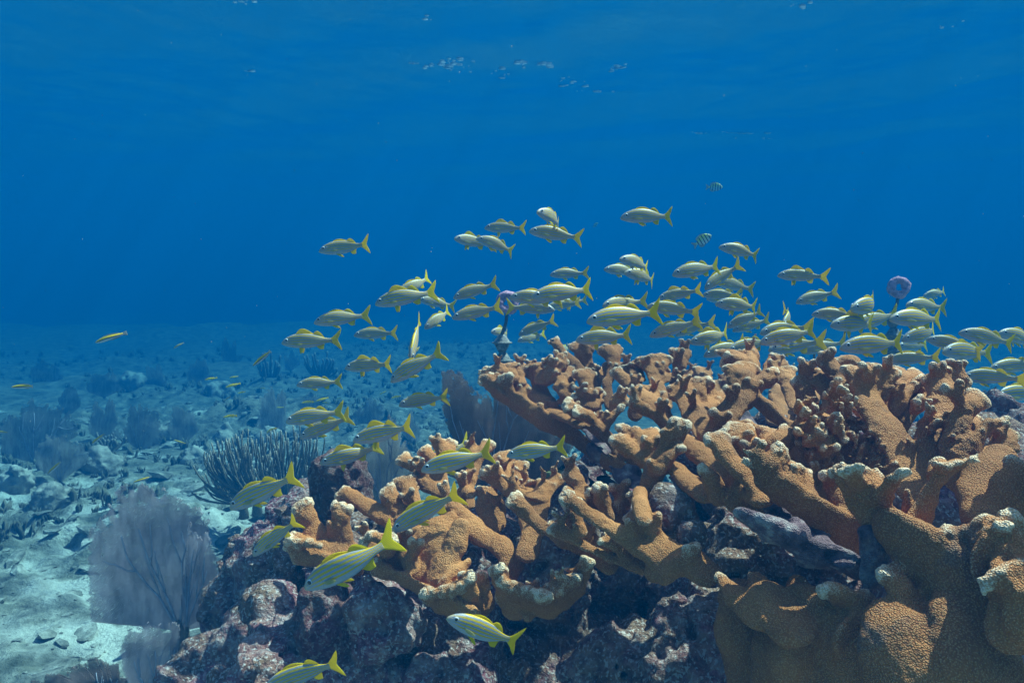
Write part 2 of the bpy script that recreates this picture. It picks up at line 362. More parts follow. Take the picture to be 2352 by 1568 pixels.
# ------------------------------------------------------------------ the coral colonies
A = [  # upper colony: left arm
 (5, 1, 1.86, 1.80, DN, [(215, 345, 26), (300, 410, 60), (430, 490, 62), (600, 605, 62), (760, 690, 74), (900, 790, 62)]),
 (5, 1, 1.86, 1.84, DN, [(285, 340, 34), (330, 420, 62)]), (5, 1, 1.86, 1.84, DN, [(345, 335, 28), (360, 430, 60)]),
 (5, 2, 1.95, 1.90, UP, [(215, 290, 26), (330, 320, 50), (440, 390, 55), (600, 500, 60), (720, 590, 50)]),
 (5, 2, 1.97, 1.93, UP, [(290, 266, 32), (370, 320, 50)]), (5, 2, 1.97, 1.93, UP, [(365, 258, 34), (400, 330, 45)]), (5, 2, 1.99, 1.94, UP, [(430, 265, 30), (440, 350, 48)]),
 (5, 3, 1.98, 1.90, UP, [(482, 272, 28), (540, 330, 45), (570, 420, 60), (620, 490, 55), (700, 590, 50)]),
 (5, 3, 1.98, 1.94, UP, [(560, 255, 30), (570, 340, 55)]), (5, 3, 1.98, 1.94, UP, [(640, 235, 30), (600, 340, 50)]), (5, 3, 1.98, 1.94, UP, [(697, 225, 22), (640, 330, 45)]),
 (5, 3, 1.92, 1.93, UP, [(632, 282, 24), (600, 345, 30)]),
 (5, 4, 1.86, 1.66, UP, [(640, 540, 45), (720, 580, 50), (820, 630, 50)], 'r'),
 (5, 4, 1.78, 1.52, UP, [(800, 620, 48), (900, 690, 55), (1000, 800, 60), (1080, 940, 70), (1230, 1010, 60), (1330, 1080, 60)], 'x'),
 (5, 1, 1.66, 1.62, DN, [(900, 790, 68), (1000, 880, 62), (1150, 920, 70)], 'r'),
 (5, 5, 1.98, 1.86, UP, [(720, 280, 38), (735, 360, 45), (740, 470, 45), (800, 560, 50)]), (5, 5, 1.98, 1.9, UP, [(690, 330, 26), (720, 420, 40)]),
 (5, 6, 1.80, 1.74, UP, [(870, 430, 36), (872, 500, 84), (890, 590, 50), (930, 690, 50)]), (5, 6, 1.80, 1.77, UP, [(805, 445, 26), (860, 520, 50)]), (5, 6, 1.80, 1.77, UP, [(925, 425, 26), (890, 500, 50)]),
 (5, 7, 1.66, 1.66, UP, [(740, 500, 28), (810, 560, 36), (900, 640, 40), (960, 700, 50)]), (5, 7, 1.62, 1.63, UP, [(800, 538, 24), (880, 580, 34), (940, 640, 42)]),
 (5, 7, 1.66, 1.64, UP, [(1072, 522, 18), (1000, 585, 28), (950, 660, 42), (1060, 780, 60), (1180, 860, 60)]), (5, 7, 1.74, 1.70, UP, [(1075, 470, 24), (1040, 510, 22), (1000, 560, 26)]),
 # fronds standing behind
 (5, 8, 2.12, 2.0, FR, [(650, 97, 22), (690, 150, 26), (770, 235, 40), (850, 330, 48)]), (5, 8, 2.12, 2.0, FR, [(800, 120, 40), (830, 200, 55), (870, 300, 55), (890, 420, 60)]), (5, 8, 2.1, 2.06, FR, [(880, 110, 28), (850, 190, 40)]),
 (5, 8, 2.08, 2.0, UP, [(920, 280, 26), (900, 360, 45), (880, 470, 50)]),
 (5, 9, 1.96, 1.86, UP, [(812, 300, 24), (850, 340, 50), (860, 430, 45), (900, 560, 50)]), (5, 9, 1.96, 1.93, UP, [(885, 297, 26), (860, 350, 40)]),
 (5, 10, 2.06, 1.92, FR, [(965, 155, 22), (1020, 200, 36), (1020, 290, 34), (985, 370, 42), (1000, 500, 50)]), (5, 10, 2.06, 2.03, FR, [(1045, 150, 22), (1025, 210, 34)]), (5, 10, 2.04, 2.0, FR, [(995, 270, 20), (1000, 330, 30)]),
 (5, 11, 1.92, 1.80, UP, [(1040, 298, 24), (1110, 350, 38), (1180, 420, 44), (1160, 560, 55)]), (5, 11, 1.98, 1.9, UP, [(1100, 262, 26), (1150, 330, 45), (1190, 420, 50)]), (5, 11, 1.98, 1.9, UP, [(1165, 262, 26), (1180, 340, 45)]),
 (5, 12, 2.0, 1.84, UP, [(1205, 222, 24), (1260, 280, 50), (1310, 400, 60), (1330, 540, 60)]), (5, 12, 2.0, 1.95, UP, [(1280, 212, 26), (1280, 300, 55)]), (5, 12, 2.0, 1.95, UP, [(1350, 216, 26), (1310, 310, 50)]), (5, 12, 1.95, 1.92, UP, [(1362, 305, 32), (1320, 360, 34)]),
 (5, 13, 2.06, 1.96, FR, [(1415, 165, 26), (1440, 240, 40), (1420, 330, 40), (1400, 440, 44)]), (5, 13, 2.06, 2.02, FR, [(1475, 165, 24), (1450, 240, 40)]),
 (5, 14, 1.76, 1.56, UP, [(1165, 410, 26), (1240, 450, 60), (1310, 530, 66), (1390, 660, 66)]), (5, 14, 1.76, 1.70, UP, [(1225, 398, 30), (1260, 460, 60)]), (5, 14, 1.76, 1.7, UP, [(1275, 420, 24), (1290, 480, 40)]), (5, 14, 1.76, 1.66, UP, [(1365, 440, 22), (1330, 520, 40)]),
 (5, 15, 1.62, 1.50, DN, [(1160, 488, 26), (1240, 540, 38), (1330, 600, 44), (1420, 690, 56)]),
 (5, 16, 1.66, 1.48, UP, [(1400, 395, 26), (1480, 460, 80), (1550, 570, 105), (1600, 690, 80)]), (5, 16, 1.66, 1.6, UP, [(1480, 355, 34), (1500, 430, 70)]), (5, 16, 1.66, 1.6, UP, [(1575, 350, 36), (1550, 440, 70)]), (5, 16, 1.64, 1.58, UP, [(1650, 430, 40), (1600, 510, 60)]), (5, 16, 1.64, 1.58, UP, [(1740, 460, 30), (1680, 540, 60), (1620, 620, 70)]),
 (6, 17, 1.56, 1.40, UP, [(265, 140, 26), (300, 190, 62), (305, 265, 48), (240, 345, 56), (170, 440, 70)]), (6, 17, 1.56, 1.5, UP, [(330, 138, 26), (310, 200, 50)]), (6, 17, 1.5, 1.46, DN, [(445, 172, 20), (385, 212, 30), (325, 280, 42)]),
 (6, 18, 1.5, 1.30, DN, [(350, 265, 34), (440, 335, 50), (520, 410, 50), (585, 520, 55), (620, 640, 60)], 'r'),
 (6, 33, 1.7, 1.6, UP, [(500, 148, 30), (520, 230, 34), (550, 310, 40)]),
 (6, 19, 1.78, 1.66, UP, [(230, 66, 30), (285, 95, 40), (320, 160, 40)]), (6, 19, 1.8, 1.7, FR, [(320, 65, 22), (345, 120, 34), (340, 200, 36)]), (6, 19, 1.8, 1.7, FR, [(360, 65, 20), (352, 120, 30)]), (6, 19, 1.72, 1.70, DN, [(225, 96, 24), (290, 110, 28)]),
 (6, 19, 1.8, 1.72, FR, [(455, 95, 16), (430, 140, 30), (420, 200, 34)]), (6, 19, 1.8, 1.72, FR, [(490, 118, 18), (440, 160, 24)]),
 # front arms
 (5, 20, 1.40, 1.36, UP, [(1062, 712, 38), (1140, 785, 46), (1215, 835, 46), (1290, 880, 52)]), (5, 20, 1.44, 1.38, UP, [(1150, 668, 26), (1215, 730, 50), (1260, 830, 50)]), (5, 20, 1.44, 1.40, UP, [(1260, 668, 30), (1250, 750, 45)]),
 (5, 20, 1.36, 1.34, UP, [(1445, 628, 34), (1400, 720, 42), (1335, 830, 50), (1290, 900, 52), (1255, 1000, 52), (1200, 1110, 50), (1215, 1230, 56)]), (5, 20, 1.30, 1.32, UP, [(1432, 776, 18), (1372, 830, 28), (1310, 900, 44)]), (5, 20, 1.5, 1.46, UP, [(1085, 640, 30), (1120, 700, 30)]),
 (5, 21, 1.40, 1.20, UP, [(1460, 720, 55), (1560, 800, 75), (1680, 900, 80), (1830, 1030, 86), (2000, 1160, 80)], 'r'), (5, 21, 1.34, 1.24, UP, [(1420, 900, 60), (1500, 985, 74), (1590, 1070, 62)], 'r'),
 (5, 22, 1.18, 1.20, DN, [(1592, 902, 22), (1640, 965, 44), (1690, 1070, 66)]), (5, 22, 1.16, 1.18, DN, [(1808, 952, 14), (1808, 1040, 48), (1790, 1110, 74)]),
 (6, 21, 1.26, 1.12, UP, [(230, 580, 62), (330, 680, 66), (400, 740, 56)], 'r'), (6, 23, 1.16, 0.98, UP, [(390, 735, 58), (480, 790, 60), (570, 850, 62), (660, 930, 60), (760, 1010, 70)], 'x'),
 (6, 23, 1.06, .98, DN, [(300, 800, 60), (450, 880, 60), (650, 980, 70), (880, 1060, 80)], 'x'), (6, 23, 1.02, 1.0, DN, [(540, 840, 48), (560, 880, 40)], 'x'), (6, 23, .98, .96, DN, [(880, 890, 40), (900, 980, 60), (890, 1070, 60)], 'x'),
 (6, 24, 1.30, 1.20, UP, [(300, 412, 34), (312, 480, 76), (330, 560, 66), (400, 650, 60)]), (6, 24, 1.30, 1.26, UP, [(248, 424, 32), (290, 500, 50)]), (6, 24, 1.30, 1.26, UP, [(362, 432, 28), (330, 500, 50)]),
 (6, 25, 1.22, 1.14, UP, [(190, 462, 38), (225, 530, 42), (300, 605, 46), (380, 690, 52)]), (6, 24, 1.26, 1.22, UP, [(430, 440, 26), (440, 490, 42), (390, 550, 44)]), (6, 24, 1.26, 1.23, UP, [(512, 442, 26), (460, 490, 40)]),
 (6, 26, 1.08, 1.05, DN, [(330, 560, 22), (400, 585, 46), (420, 640, 58), (500, 700, 70), (600, 770, 72), (720, 850, 82), (800, 920, 82)]), (6, 26, 1.08, 1.06, DN, [(470, 530, 26), (425, 590, 42)]),
 (6, 26, 1.12, 1.06, UP, [(500, 585, 26), (560, 640, 44), (600, 740, 60)]), (6, 26, 1.10, 1.08, UP, [(590, 625, 18), (590, 700, 36)]),
 (6, 26, 1.1, 1.04, DN, [(720, 640, 36), (760, 740, 60), (850, 850, 80)], 'r'),
 # plates behind, right
 (6, 27, 1.5, 1.3, UP, [(645, 165, 16), (690, 240, 40), (720, 330, 60), (760, 450, 80), (760, 560, 90)]), (6, 27, 1.5, 1.4, FR, [(580, 200, 26), (600, 280, 50), (640, 400, 70), (660, 520, 80)]),
 (6, 28, 1.46, 1.3, UP, [(690, 112, 20), (750, 200, 26), (840, 320, 44), (930, 430, 60)]), (6, 28, 1.50, 1.48, TOP, [(760, 118, 30), (810, 120, 26)], 'w'), (6, 28, 1.46, 1.45, TOP, [(870, 150, 34), (920, 152, 26)], 'w'),
 (6, 29, 1.32, 1.14, UP, [(800, 150, 24), (860, 230, 66), (890, 310, 76), (960, 420, 100), (1060, 560, 120), (1080, 680, 110)]), (6, 29, 1.32, 1.28, UP, [(890, 158, 26), (890, 240, 60)]), (6, 29, 1.32, 1.28, UP, [(975, 158, 24), (920, 240, 55)]),
 (6, 30, 1.36, 1.30, UP, [(1100, 172, 22), (1050, 210, 44), (1010, 290, 44), (1000, 380, 50)]), (6, 30, 1.30, 1.28, DN, [(1105, 200, 16), (1040, 265, 26), (1000, 320, 34)]), (6, 30, 1.36, 1.33, UP, [(1020, 165, 22), (1030, 220, 36)]),
 (6, 31, 1.30, 1.16, UP, [(1180, 196, 30), (1210, 260, 56), (1215, 350, 50), (1180, 450, 76), (1180, 580, 90)]), (6, 31, 1.30, 1.26, UP, [(1290, 192, 24), (1240, 240, 45)]), (6, 31, 1.34, 1.3, DN, [(1130, 270, 30), (1080, 320, 40), (1040, 380, 50)]), (6, 31, 1.36, 1.3, DN, [(1125, 245, 14), (1130, 300, 20)]),
 (6, 32, 1.22, 1.12, UP, [(1378, 280, 28), (1330, 320, 40), (1290, 390, 50), (1280, 500, 80), (1300, 620, 100)]), (6, 32, 1.18, 1.12, DN, [(1495, 375, 20), (1420, 400, 40), (1360, 480, 50), (1330, 560, 60)]), (6, 32, 1.2, 1.16, UP, [(1340, 370, 24), (1330, 450, 40)]),
 (6, 32, 1.2, 1.1, UP, [(1510, 430, 30), (1450, 560, 80), (1440, 640, 120)]),
 (5, 1, 1.855, 1.855, UP, [(195, 350, 20), (250, 338, 20), (320, 334, 20), (372, 328, 20)], 'w'),
 (5, 2, 1.955, 1.955, UP, [(190, 292, 17), (250, 275, 17), (320, 262, 17), (380, 255, 17), (430, 252, 17)], 'w'),
 (5, 3, 1.975, 1.975, UP, [(470, 272, 14), (530, 262, 14), (600, 248, 14), (655, 232, 14), (702, 218, 14)], 'w'),
 (6, 17, 1.555, 1.555, UP, [(245, 142, 15), (290, 130, 15), (350, 138, 15), (382, 165, 15)], 'w'),
 (6, 29, 1.315, 1.315, UP, [(785, 150, 13), (850, 148, 13), (930, 150, 13), (990, 156, 13)], 'w'),
 (6, 26, 1.075, 1.075, UP, [(320, 558, 15), (370, 578, 15), (425, 588, 15), (470, 530, 15)], 'w'),
 (5, 6, 1.79, 1.79, UP, [(785, 448, 15), (830, 432, 15), (870, 422, 15), (940, 412, 15)], 'w'),
 (5, 11, 1.97, 1.97, UP, [(1085, 265, 13), (1130, 252, 13), (1185, 258, 13)], 'w'),
 (5, 12, 1.99, 1.99, UP, [(1190, 222, 13), (1260, 205, 13), (1370, 212, 13)], 'w'),
 (5, 14, 1.755, 1.755, UP, [(1150, 412, 14), (1200, 392, 14), (1260, 395, 14), (1290, 430, 14)], 'w'),
 (5, 16, 1.65, 1.65, UP, [(1390, 395, 15), (1440, 365, 15), (1500, 342, 15), (1600, 345, 15)], 'w'),
 (6, 31, 1.295, 1.295, UP, [(1160, 200, 13), (1210, 185, 13), (1310, 188, 13)], 'w'),
 (6, 24, 1.295, 1.295, UP, [(235, 430, 14), (270, 408, 14), (330, 402, 14), (380, 432, 14)], 'w'),
]
def spark(fd):
    nubs(fd, 6, 27, [(600, 330), (660, 420), (700, 480), (760, 430), (820, 470), (870, 540), (900, 460), (650, 560), (720, 580), (830, 560), (780, 330), (720, 260), (940, 560), (600, 450)], 1.21, 320, 0.0045, 50)
    for x, y, r in ((700, 480, 110), (830, 520, 100), (640, 400, 90), (760, 600, 110), (900, 620, 110)):
        c = P(PAN[6][0] + x * PAN[6][2], PAN[6][1] + y * PAN[6][2], 1.34); fd.cap(c, c + (0, .1, -.05), r * PAN[6][2] / F * 1.42, r * PAN[6][2] / F * 1.42, UP, .7, 0, 0, 0, 27)
    nubs(fd, 6, 31, [(1150, 420), (1120, 330), (1200, 420), (1270, 480), (1340, 490)], 1.18, 40, 0.005, 40)
Bs = [  # lower colony in front
 (4, 1, 1.52, 1.50, UP, [(325, 500, 36), (360, 570, 40), (400, 650, 60), (500, 730, 80), (620, 790, 80)]), (4, 1, 1.5, 1.5, UP, [(560, 500, 36), (550, 570, 50), (560, 670, 60), (580, 760, 70)]), (4, 1, 1.46, 1.48, UP, [(262, 715, 26), (350, 735, 40), (440, 750, 52), (560, 800, 70)]), (4, 1, 1.44, 1.46, DN, [(290, 790, 28), (370, 805, 48), (460, 820, 60), (640, 880, 60)]),
 (4, 2, 1.58, 1.52, UP, [(565, 410, 28), (630, 440, 42), (720, 500, 52), (810, 545, 60), (900, 620, 64)]), (4, 2, 1.56, 1.52, UP, [(835, 395, 38), (880, 470, 50), (940, 550, 56), (1000, 640, 70)], 'w'), (4, 2, 1.62, 1.54, UP, [(935, 340, 40), (975, 420, 58), (1010, 520, 66)]),
 (4, 3, 1.42, 1.40, UP, [(720, 690, 36), (790, 760, 56), (880, 840, 66), (980, 900, 70)]), (4, 3, 1.42, 1.40, UP, [(860, 680, 26), (830, 760, 50)]), (4, 3, 1.36, 1.36, DN, [(770, 862, 28), (840, 900, 48), (940, 940, 62), (1060, 1010, 70)]), (4, 3, 1.4, 1.38, UP, [(950, 720, 30), (960, 800, 46), (990, 870, 56)]),
 (4, 4, 1.72, 1.62, UP, [(932, 205, 24), (1000, 255, 32), (1070, 320, 44), (1150, 390, 52), (1180, 500, 60)]), (4, 4, 1.66, 1.62, UP, [(992, 322, 26), (1080, 375, 40), (1170, 410, 50)]), (4, 4, 1.72, 1.66, UP, [(1062, 152, 24), (1110, 200, 36), (1150, 290, 52), (1170, 380, 56)]), (4, 4, 1.72, 1.68, UP, [(1150, 110, 22), (1180, 190, 48)]), (4, 4, 1.72, 1.68, UP, [(1222, 110, 22), (1190, 190, 45)]),
 (4, 5, 1.74, 1.62, UP, [(1452, 108, 20), (1395, 190, 30), (1350, 300, 40), (1320, 390, 45), (1330, 480, 50)]), (4, 5, 1.74, 1.7, UP, [(1330, 110, 18), (1370, 180, 28)]), (4, 5, 1.58, 1.5, UP, [(1440, 400, 50), (1460, 490, 96), (1480, 590, 80), (1400, 680, 80)]), (4, 5, 1.62, 1.58, UP, [(1290, 400, 22), (1340, 430, 36)]),
 (4, 6, 1.46, 1.40, UP, [(1215, 560, 40), (1150, 640, 96), (1080, 730, 110), (1020, 830, 90), (1040, 900, 80)], 'r'), (4, 6, 1.50, 1.40, UP, [(1205, 465, 36), (1280, 540, 56), (1340, 620, 74), (1430, 690, 64), (1530, 740, 70), (1590, 830, 80), (1570, 920, 66)]), (4, 6, 1.42, 1.38, UP, [(1280, 620, 60), (1250, 740, 80), (1180, 850, 90), (1130, 930, 90)], 'r'),
 (4, 6, 1.4, 1.36, DN, [(1320, 840, 40), (1260, 900, 60), (1180, 960, 60)], 'r'),
 (4, 7, 1.56, 1.40, UP, [(1880, 322, 26), (1800, 390, 60), (1740, 470, 100), (1725, 560, 96), (1715, 660, 72), (1690, 770, 80)]), (4, 7, 1.56, 1.5, UP, [(1790, 352, 34), (1760, 430, 70)]), (4, 7, 1.56, 1.5, UP, [(1690, 345, 30), (1730, 430, 70)]), (4, 7, 1.56, 1.50, UP, [(1430, 290, 28), (1500, 335, 42), (1580, 390, 50), (1680, 450, 60)]), (4, 7, 1.60, 1.55, UP, [(1600, 385, 34), (1680, 430, 50)]), (4, 7, 1.6, 1.55, UP, [(1480, 280, 24), (1530, 340, 36)]),
 (4, 7, 1.7, 1.6, UP, [(1545, 190, 40), (1540, 270, 56), (1530, 350, 60)]), (4, 7, 1.7, 1.62, FR, [(1640, 250, 30), (1620, 320, 60), (1590, 390, 60)]),
 (4, 8, 1.42, 1.34, UP, [(1612, 450, 26), (1680, 530, 48), (1780, 620, 52), (1900, 700, 54), (2060, 770, 56), (2180, 850, 60)]), (4, 8, 1.38, 1.32, UP, [(1835, 612, 30), (1930, 650, 46), (2050, 690, 60), (2180, 760, 60), (2330, 830, 60)]), (4, 8, 1.4, 1.36, UP, [(1960, 490, 32), (1965, 590, 46), (2050, 680, 50)]),
 (4, 9, 1.46, 1.36, UP, [(1915, 425, 28), (2000, 480, 54), (2110, 560, 60), (2230, 640, 66), (2350, 740, 66)]), (4, 9, 1.5, 1.42, UP, [(1950, 290, 25), (1985, 350, 34), (2040, 430, 60), (2130, 510, 60)]),
 (5, 9, 1.4, 1.34, FR, [(930, 1030, 22), (960, 1110, 30), (1000, 1200, 40)]), (5, 9, 1.4, 1.36, FR, [(1110, 1070, 22), (1050, 1140, 34)]),
 (4, 10, 1.32, 1.34, DN, [(1080, 1020, 26), (1110, 1050, 50), (1180, 1090, 90), (1300, 1150, 100)], 'w'), (4, 10, 1.32, 1.34, DN, [(1170, 1012, 28), (1200, 1070, 70)]), (4, 10, 1.32, 1.35, DN, [(1270, 985, 24), (1270, 1060, 70)]), (4, 10, 1.32, 1.36, DN, [(1335, 935, 24), (1330, 1010, 60), (1340, 1100, 90)]), (4, 10, 1.36, 1.38, UP, [(1410, 930, 40), (1400, 1010, 70), (1420, 1090, 90)], 'r'), (4, 10, 1.40, 1.36, UP, [(1180, 900, 90), (1240, 960, 90), (1350, 960, 60)], 'r'),
 (4, 11, 1.32, 1.36, DN, [(1520, 885, 28), (1535, 960, 46), (1570, 1040, 80), (1620, 1110, 100)], 'w'), (4, 11, 1.32, 1.35, DN, [(1610, 985, 30), (1630, 1060, 70)]), (4, 11, 1.30, 1.34, DN, [(1700, 1015, 30), (1700, 1090, 80)]), (4, 11, 1.30, 1.34, DN, [(1780, 1030, 28), (1770, 1100, 80)]), (4, 11, 1.30, 1.34, DN, [(1855, 1000, 28), (1830, 1080, 80)]), (4, 11, 1.32, 1.34, DN, [(1918, 950, 24), (1890, 1040, 70), (1800, 1120, 90)]), (4, 11, 1.34, 1.36, DN, [(1690, 1170, 26), (1690, 1130, 50), (1700, 1080, 80)], 'r'),
 (4, 12, 1.34, 1.34, UP, [(2045, 815, 30), (2020, 890, 54), (1970, 970, 70), (1900, 1050, 80)]), (4, 12, 1.32, 1.32, DN, [(1960, 930, 26), (1960, 1000, 60)]),
 (5, 13, 1.30, 1.26, UP, [(650, 1270, 30), (740, 1320, 44), (850, 1390, 50), (1000, 1450, 52), (1200, 1510, 60)]), (5, 13, 1.34, 1.30, UP, [(770, 1140, 30), (790, 1200, 48), (830, 1300, 50)]), (5, 13, 1.28, 1.27, UP, [(960, 1330, 40), (1040, 1380, 44), (1110, 1440, 46)], 'w'), (5, 13, 1.28, 1.27, UP, [(1115, 1390, 26), (1130, 1470, 44)]),
 (5, 14, 1.36, 1.2, UP, [(735, 1080, 30), (820, 1150, 48), (930, 1220, 60), (1060, 1300, 66), (1190, 1390, 66), (1330, 1480, 70)]),
 (5, 15, 1.28, 1.14, UP, [(1140, 1195, 40), (1190, 1260, 60), (1260, 1340, 72), (1350, 1420, 84), (1500, 1470, 90), (1620, 1560, 90)]), (5, 15, 1.22, 1.2, UP, [(1330, 1368, 20), (1305, 1440, 42), (1280, 1550, 60)]), (5, 15, 1.18, 1.18, UP, [(1485, 1460, 28), (1420, 1510, 40), (1350, 1560, 60)]),
 (5, 14, 1.3, 1.2, UP, [(1195, 1040, 42), (1195, 1120, 46), (1215, 1220, 56)], 'r'),
 (4, 10, 1.305, 1.305, UP, [(1066, 1024, 17), (1120, 1022, 17), (1170, 1012, 17), (1230, 1000, 17), (1285, 978, 17), (1342, 928, 17)], 'w'),
 (4, 11, 1.305, 1.305, UP, [(1518, 880, 17), (1528, 950, 17), (1600, 984, 17), (1660, 1005, 17), (1760, 1032, 17), (1850, 1003, 17), (1922, 948, 17)], 'w'),
 (4, 7, 1.555, 1.555, UP, [(1425, 288, 13), (1500, 335, 13), (1580, 388, 13), (1640, 392, 13), (1700, 348, 13), (1800, 345, 13), (1886, 316, 13)], 'w'),
 (4, 1, 1.455, 1.455, UP, [(255, 705, 13), (300, 722, 13), (360, 712, 13), (430, 735, 13)], 'w'),
 (4, 3, 1.415, 1.415, UP, [(700, 700, 13), (730, 672, 13), (800, 690, 13), (868, 672, 13)], 'w'),
 (4, 4, 1.655, 1.655, UP, [(985, 318, 13), (1040, 345, 13), (1110, 365, 13), (1190, 395, 13)], 'w'),
]
Cs = [  # right foreground colony
 (6, 1, 0.98, 0.94, DN, [(745, 600, 28), (790, 660, 66), (860, 740, 100), (950, 830, 110), (1050, 920, 120)]), (6, 1, 0.98, 0.96, DN, [(800, 600, 34), (840, 680, 80)]), (6, 1, 0.98, 0.96, DN, [(865, 612, 34), (870, 690, 80)]), (6, 1, 0.97, 0.95, DN, [(920, 630, 26), (910, 700, 70)]), (6, 1, 0.96, 0.94, DN, [(1030, 612, 22), (985, 650, 40), (950, 720, 70)]),
 (6, 2, 0.94, 0.92, DN, [(1350, 552, 24), (1270, 580, 38), (1190, 640, 46), (1150, 720, 56), (1110, 800, 70), (1070, 880, 110)]), (6, 2, 0.94, 0.94, DN, [(1185, 575, 26), (1190, 640, 44)]), (6, 2, .97, .96, UP, [(1050, 690, 24), (1060, 770, 40), (1050, 850, 70)], 'n'),
 (6, 3, 0.92, 0.84, DN, [(1000, 860, 120), (1100, 940, 140), (1200, 1040, 160), (1280, 1160, 170), (1360, 1300, 190)], 'r'),
 (6, 4, 0.90, 0.88, DN, [(1250, 890, 24), (1300, 950, 70), (1340, 1020, 110)], 'w'), (6, 4, 0.88, 0.86, DN, [(1340, 892, 26), (1370, 960, 90)]), (6, 4, 0.86, 0.85, DN, [(1440, 862, 32), (1430, 950, 100)]), (6, 4, .84, .83, DN, [(1545, 840, 50), (1490, 930, 100), (1430, 1030, 120)]), (6, 4, .86, .85, DN, [(1490, 870, 24), (1460, 940, 70)]),
 (6, 5, 1.08, 1.0, UP, [(1480, 540, 60), (1460, 640, 130), (1450, 740, 150), (1420, 820, 120)], 'r'), (6, 5, 1.04, .98, UP, [(1570, 590, 34), (1540, 680, 100), (1520, 800, 120)]), (6, 5, 1.06, 1.0, UP, [(1360, 640, 50), (1400, 720, 100), (1440, 800, 110)], 'r'),
 (6, 6, .80, .78, DN, [(1410, 1110, 18), (1460, 1140, 44), (1510, 1200, 80), (1520, 1320, 120)]), (6, 6, .79, .78, DN, [(1490, 1065, 22), (1530, 1130, 56)]), (6, 6, .78, .77, DN, [(1580, 1030, 30), (1590, 1120, 70), (1590, 1280, 110)]), (6, 6, .82, .80, UP, [(1560, 920, 30), (1520, 990, 40), (1480, 1050, 50)]),
 (6, 7, .92, .84, UP, [(985, 1075, 36), (1050, 1165, 76), (1110, 1270, 110), (1200, 1380, 140)]), (6, 7, .98, .93, DN, [(690, 1150, 24), (740, 1160, 40), (830, 1210, 60), (900, 1280, 90)]), (6, 7, .95, .92, DN, [(870, 1205, 26), (840, 1270, 60), (780, 1350, 100)], ''),
 (6, 8, 1.02, .92, DN, [(560, 1160, 90), (620, 1290, 180), (760, 1440, 240), (900, 1600, 280)], 'r'), (6, 8, .86, .82, DN, [(1000, 1330, 160), (1060, 1450, 230), (1150, 1650, 300)], 'r'), (6, 8, .84, .8, DN, [(1300, 1300, 190), (1350, 1450, 230), (1400, 1650, 260)], 'r'), (0, 9, 1.06, 0.88, TOP, [(2440, 842, 58), (2477, 878, 80), (2575, 986, 72), (2780, 1400, 90)], ''),
 (0, 9, 0.94, 0.88, TOP, [(2470, 862, 58), (2504, 895, 80), (2591, 996, 72), (2780, 1400, 90)], ''),  # these out-of-view fronds are added only to shade the colony's base
 (0, 9, 0.82, 0.88, TOP, [(2500, 905, 58), (2531, 933, 80), (2608, 1017, 72), (2780, 1400, 90)], ''),
 (0, 9, 1.04, 0.88, TOP, [(2560, 800, 58), (2586, 841, 80), (2641, 965, 72), (2780, 1400, 90)], ''),
 (0, 9, 0.90, 0.88, TOP, [(2590, 880, 58), (2613, 911, 80), (2657, 1005, 72), (2780, 1400, 90)], ''),
 (0, 9, 0.76, 0.88, TOP, [(2620, 940, 58), (2640, 963, 80), (2674, 1035, 72), (2780, 1400, 90)], ''),
 (0, 9, 1.00, 0.88, TOP, [(2680, 790, 58), (2695, 832, 80), (2707, 960, 72), (2780, 1400, 90)], ''),
 (0, 9, 0.84, 0.88, TOP, [(2700, 900, 58), (2713, 928, 80), (2718, 1015, 72), (2780, 1400, 90)], ''),
 (0, 9, 0.94, 0.88, TOP, [(2760, 850, 58), (2768, 885, 80), (2751, 990, 72), (2780, 1400, 90)], ''),
 (0, 9, 0.80, 0.88, TOP, [(2820, 930, 58), (2822, 955, 80), (2784, 1030, 72), (2780, 1400, 90)], ''),
 (0, 9, 1.00, 0.88, TOP, [(2860, 840, 58), (2859, 876, 80), (2806, 985, 72), (2780, 1400, 90)], ''),
 (0, 9, 0.70, 0.88, TOP, [(2640, 1010, 58), (2659, 1025, 80), (2685, 1070, 72), (2780, 1400, 90)], ''),
 (0, 9, 0.72, 0.88, TOP, [(2800, 1040, 58), (2804, 1051, 80), (2773, 1085, 72), (2780, 1400, 90)], ''),
 (0, 9, .88, .9, FR, [(2780, 1350, 90), (2800, 1700, 150)], 'r'), (6, 8, 1.10, 1.02, DN, [(300, 1190, 110), (360, 1340, 190), (480, 1560, 260)], 'r'), (6, 8, 1.0, .95, DN, [(620, 1300, 160), (560, 1450, 220), (600, 1640, 260)], 'r'),
 (6, 8, 1.0, .95, UP, [(360, 1085, 44), (420, 1180, 80), (520, 1300, 120)], 'n'), (6, 8, 1.04, .98, UP, [(205, 1085, 30), (280, 1170, 60), (400, 1250, 100)], 'n'),
 (6, 1, 0.972, 0.972, UP, [(738, 600, 17), (800, 596, 17), (870, 608, 17), (920, 632, 17), (960, 655, 17), (1032, 610, 17)], 'w'),
 (6, 2, 0.935, 0.935, UP, [(1355, 550, 19), (1280, 570, 19), (1230, 588, 19), (1180, 572, 19)], 'w'),
 (6, 4, 0.875, 0.875, UP, [(1248, 890, 17), (1300, 908, 17), (1345, 896, 17), (1440, 862, 17), (1550, 838, 17)], 'w'),
 (6, 6, 0.785, 0.785, UP, [(1402, 1114, 15), (1450, 1085, 15), (1490, 1066, 15), (1575, 1028, 15)], 'w'),
]
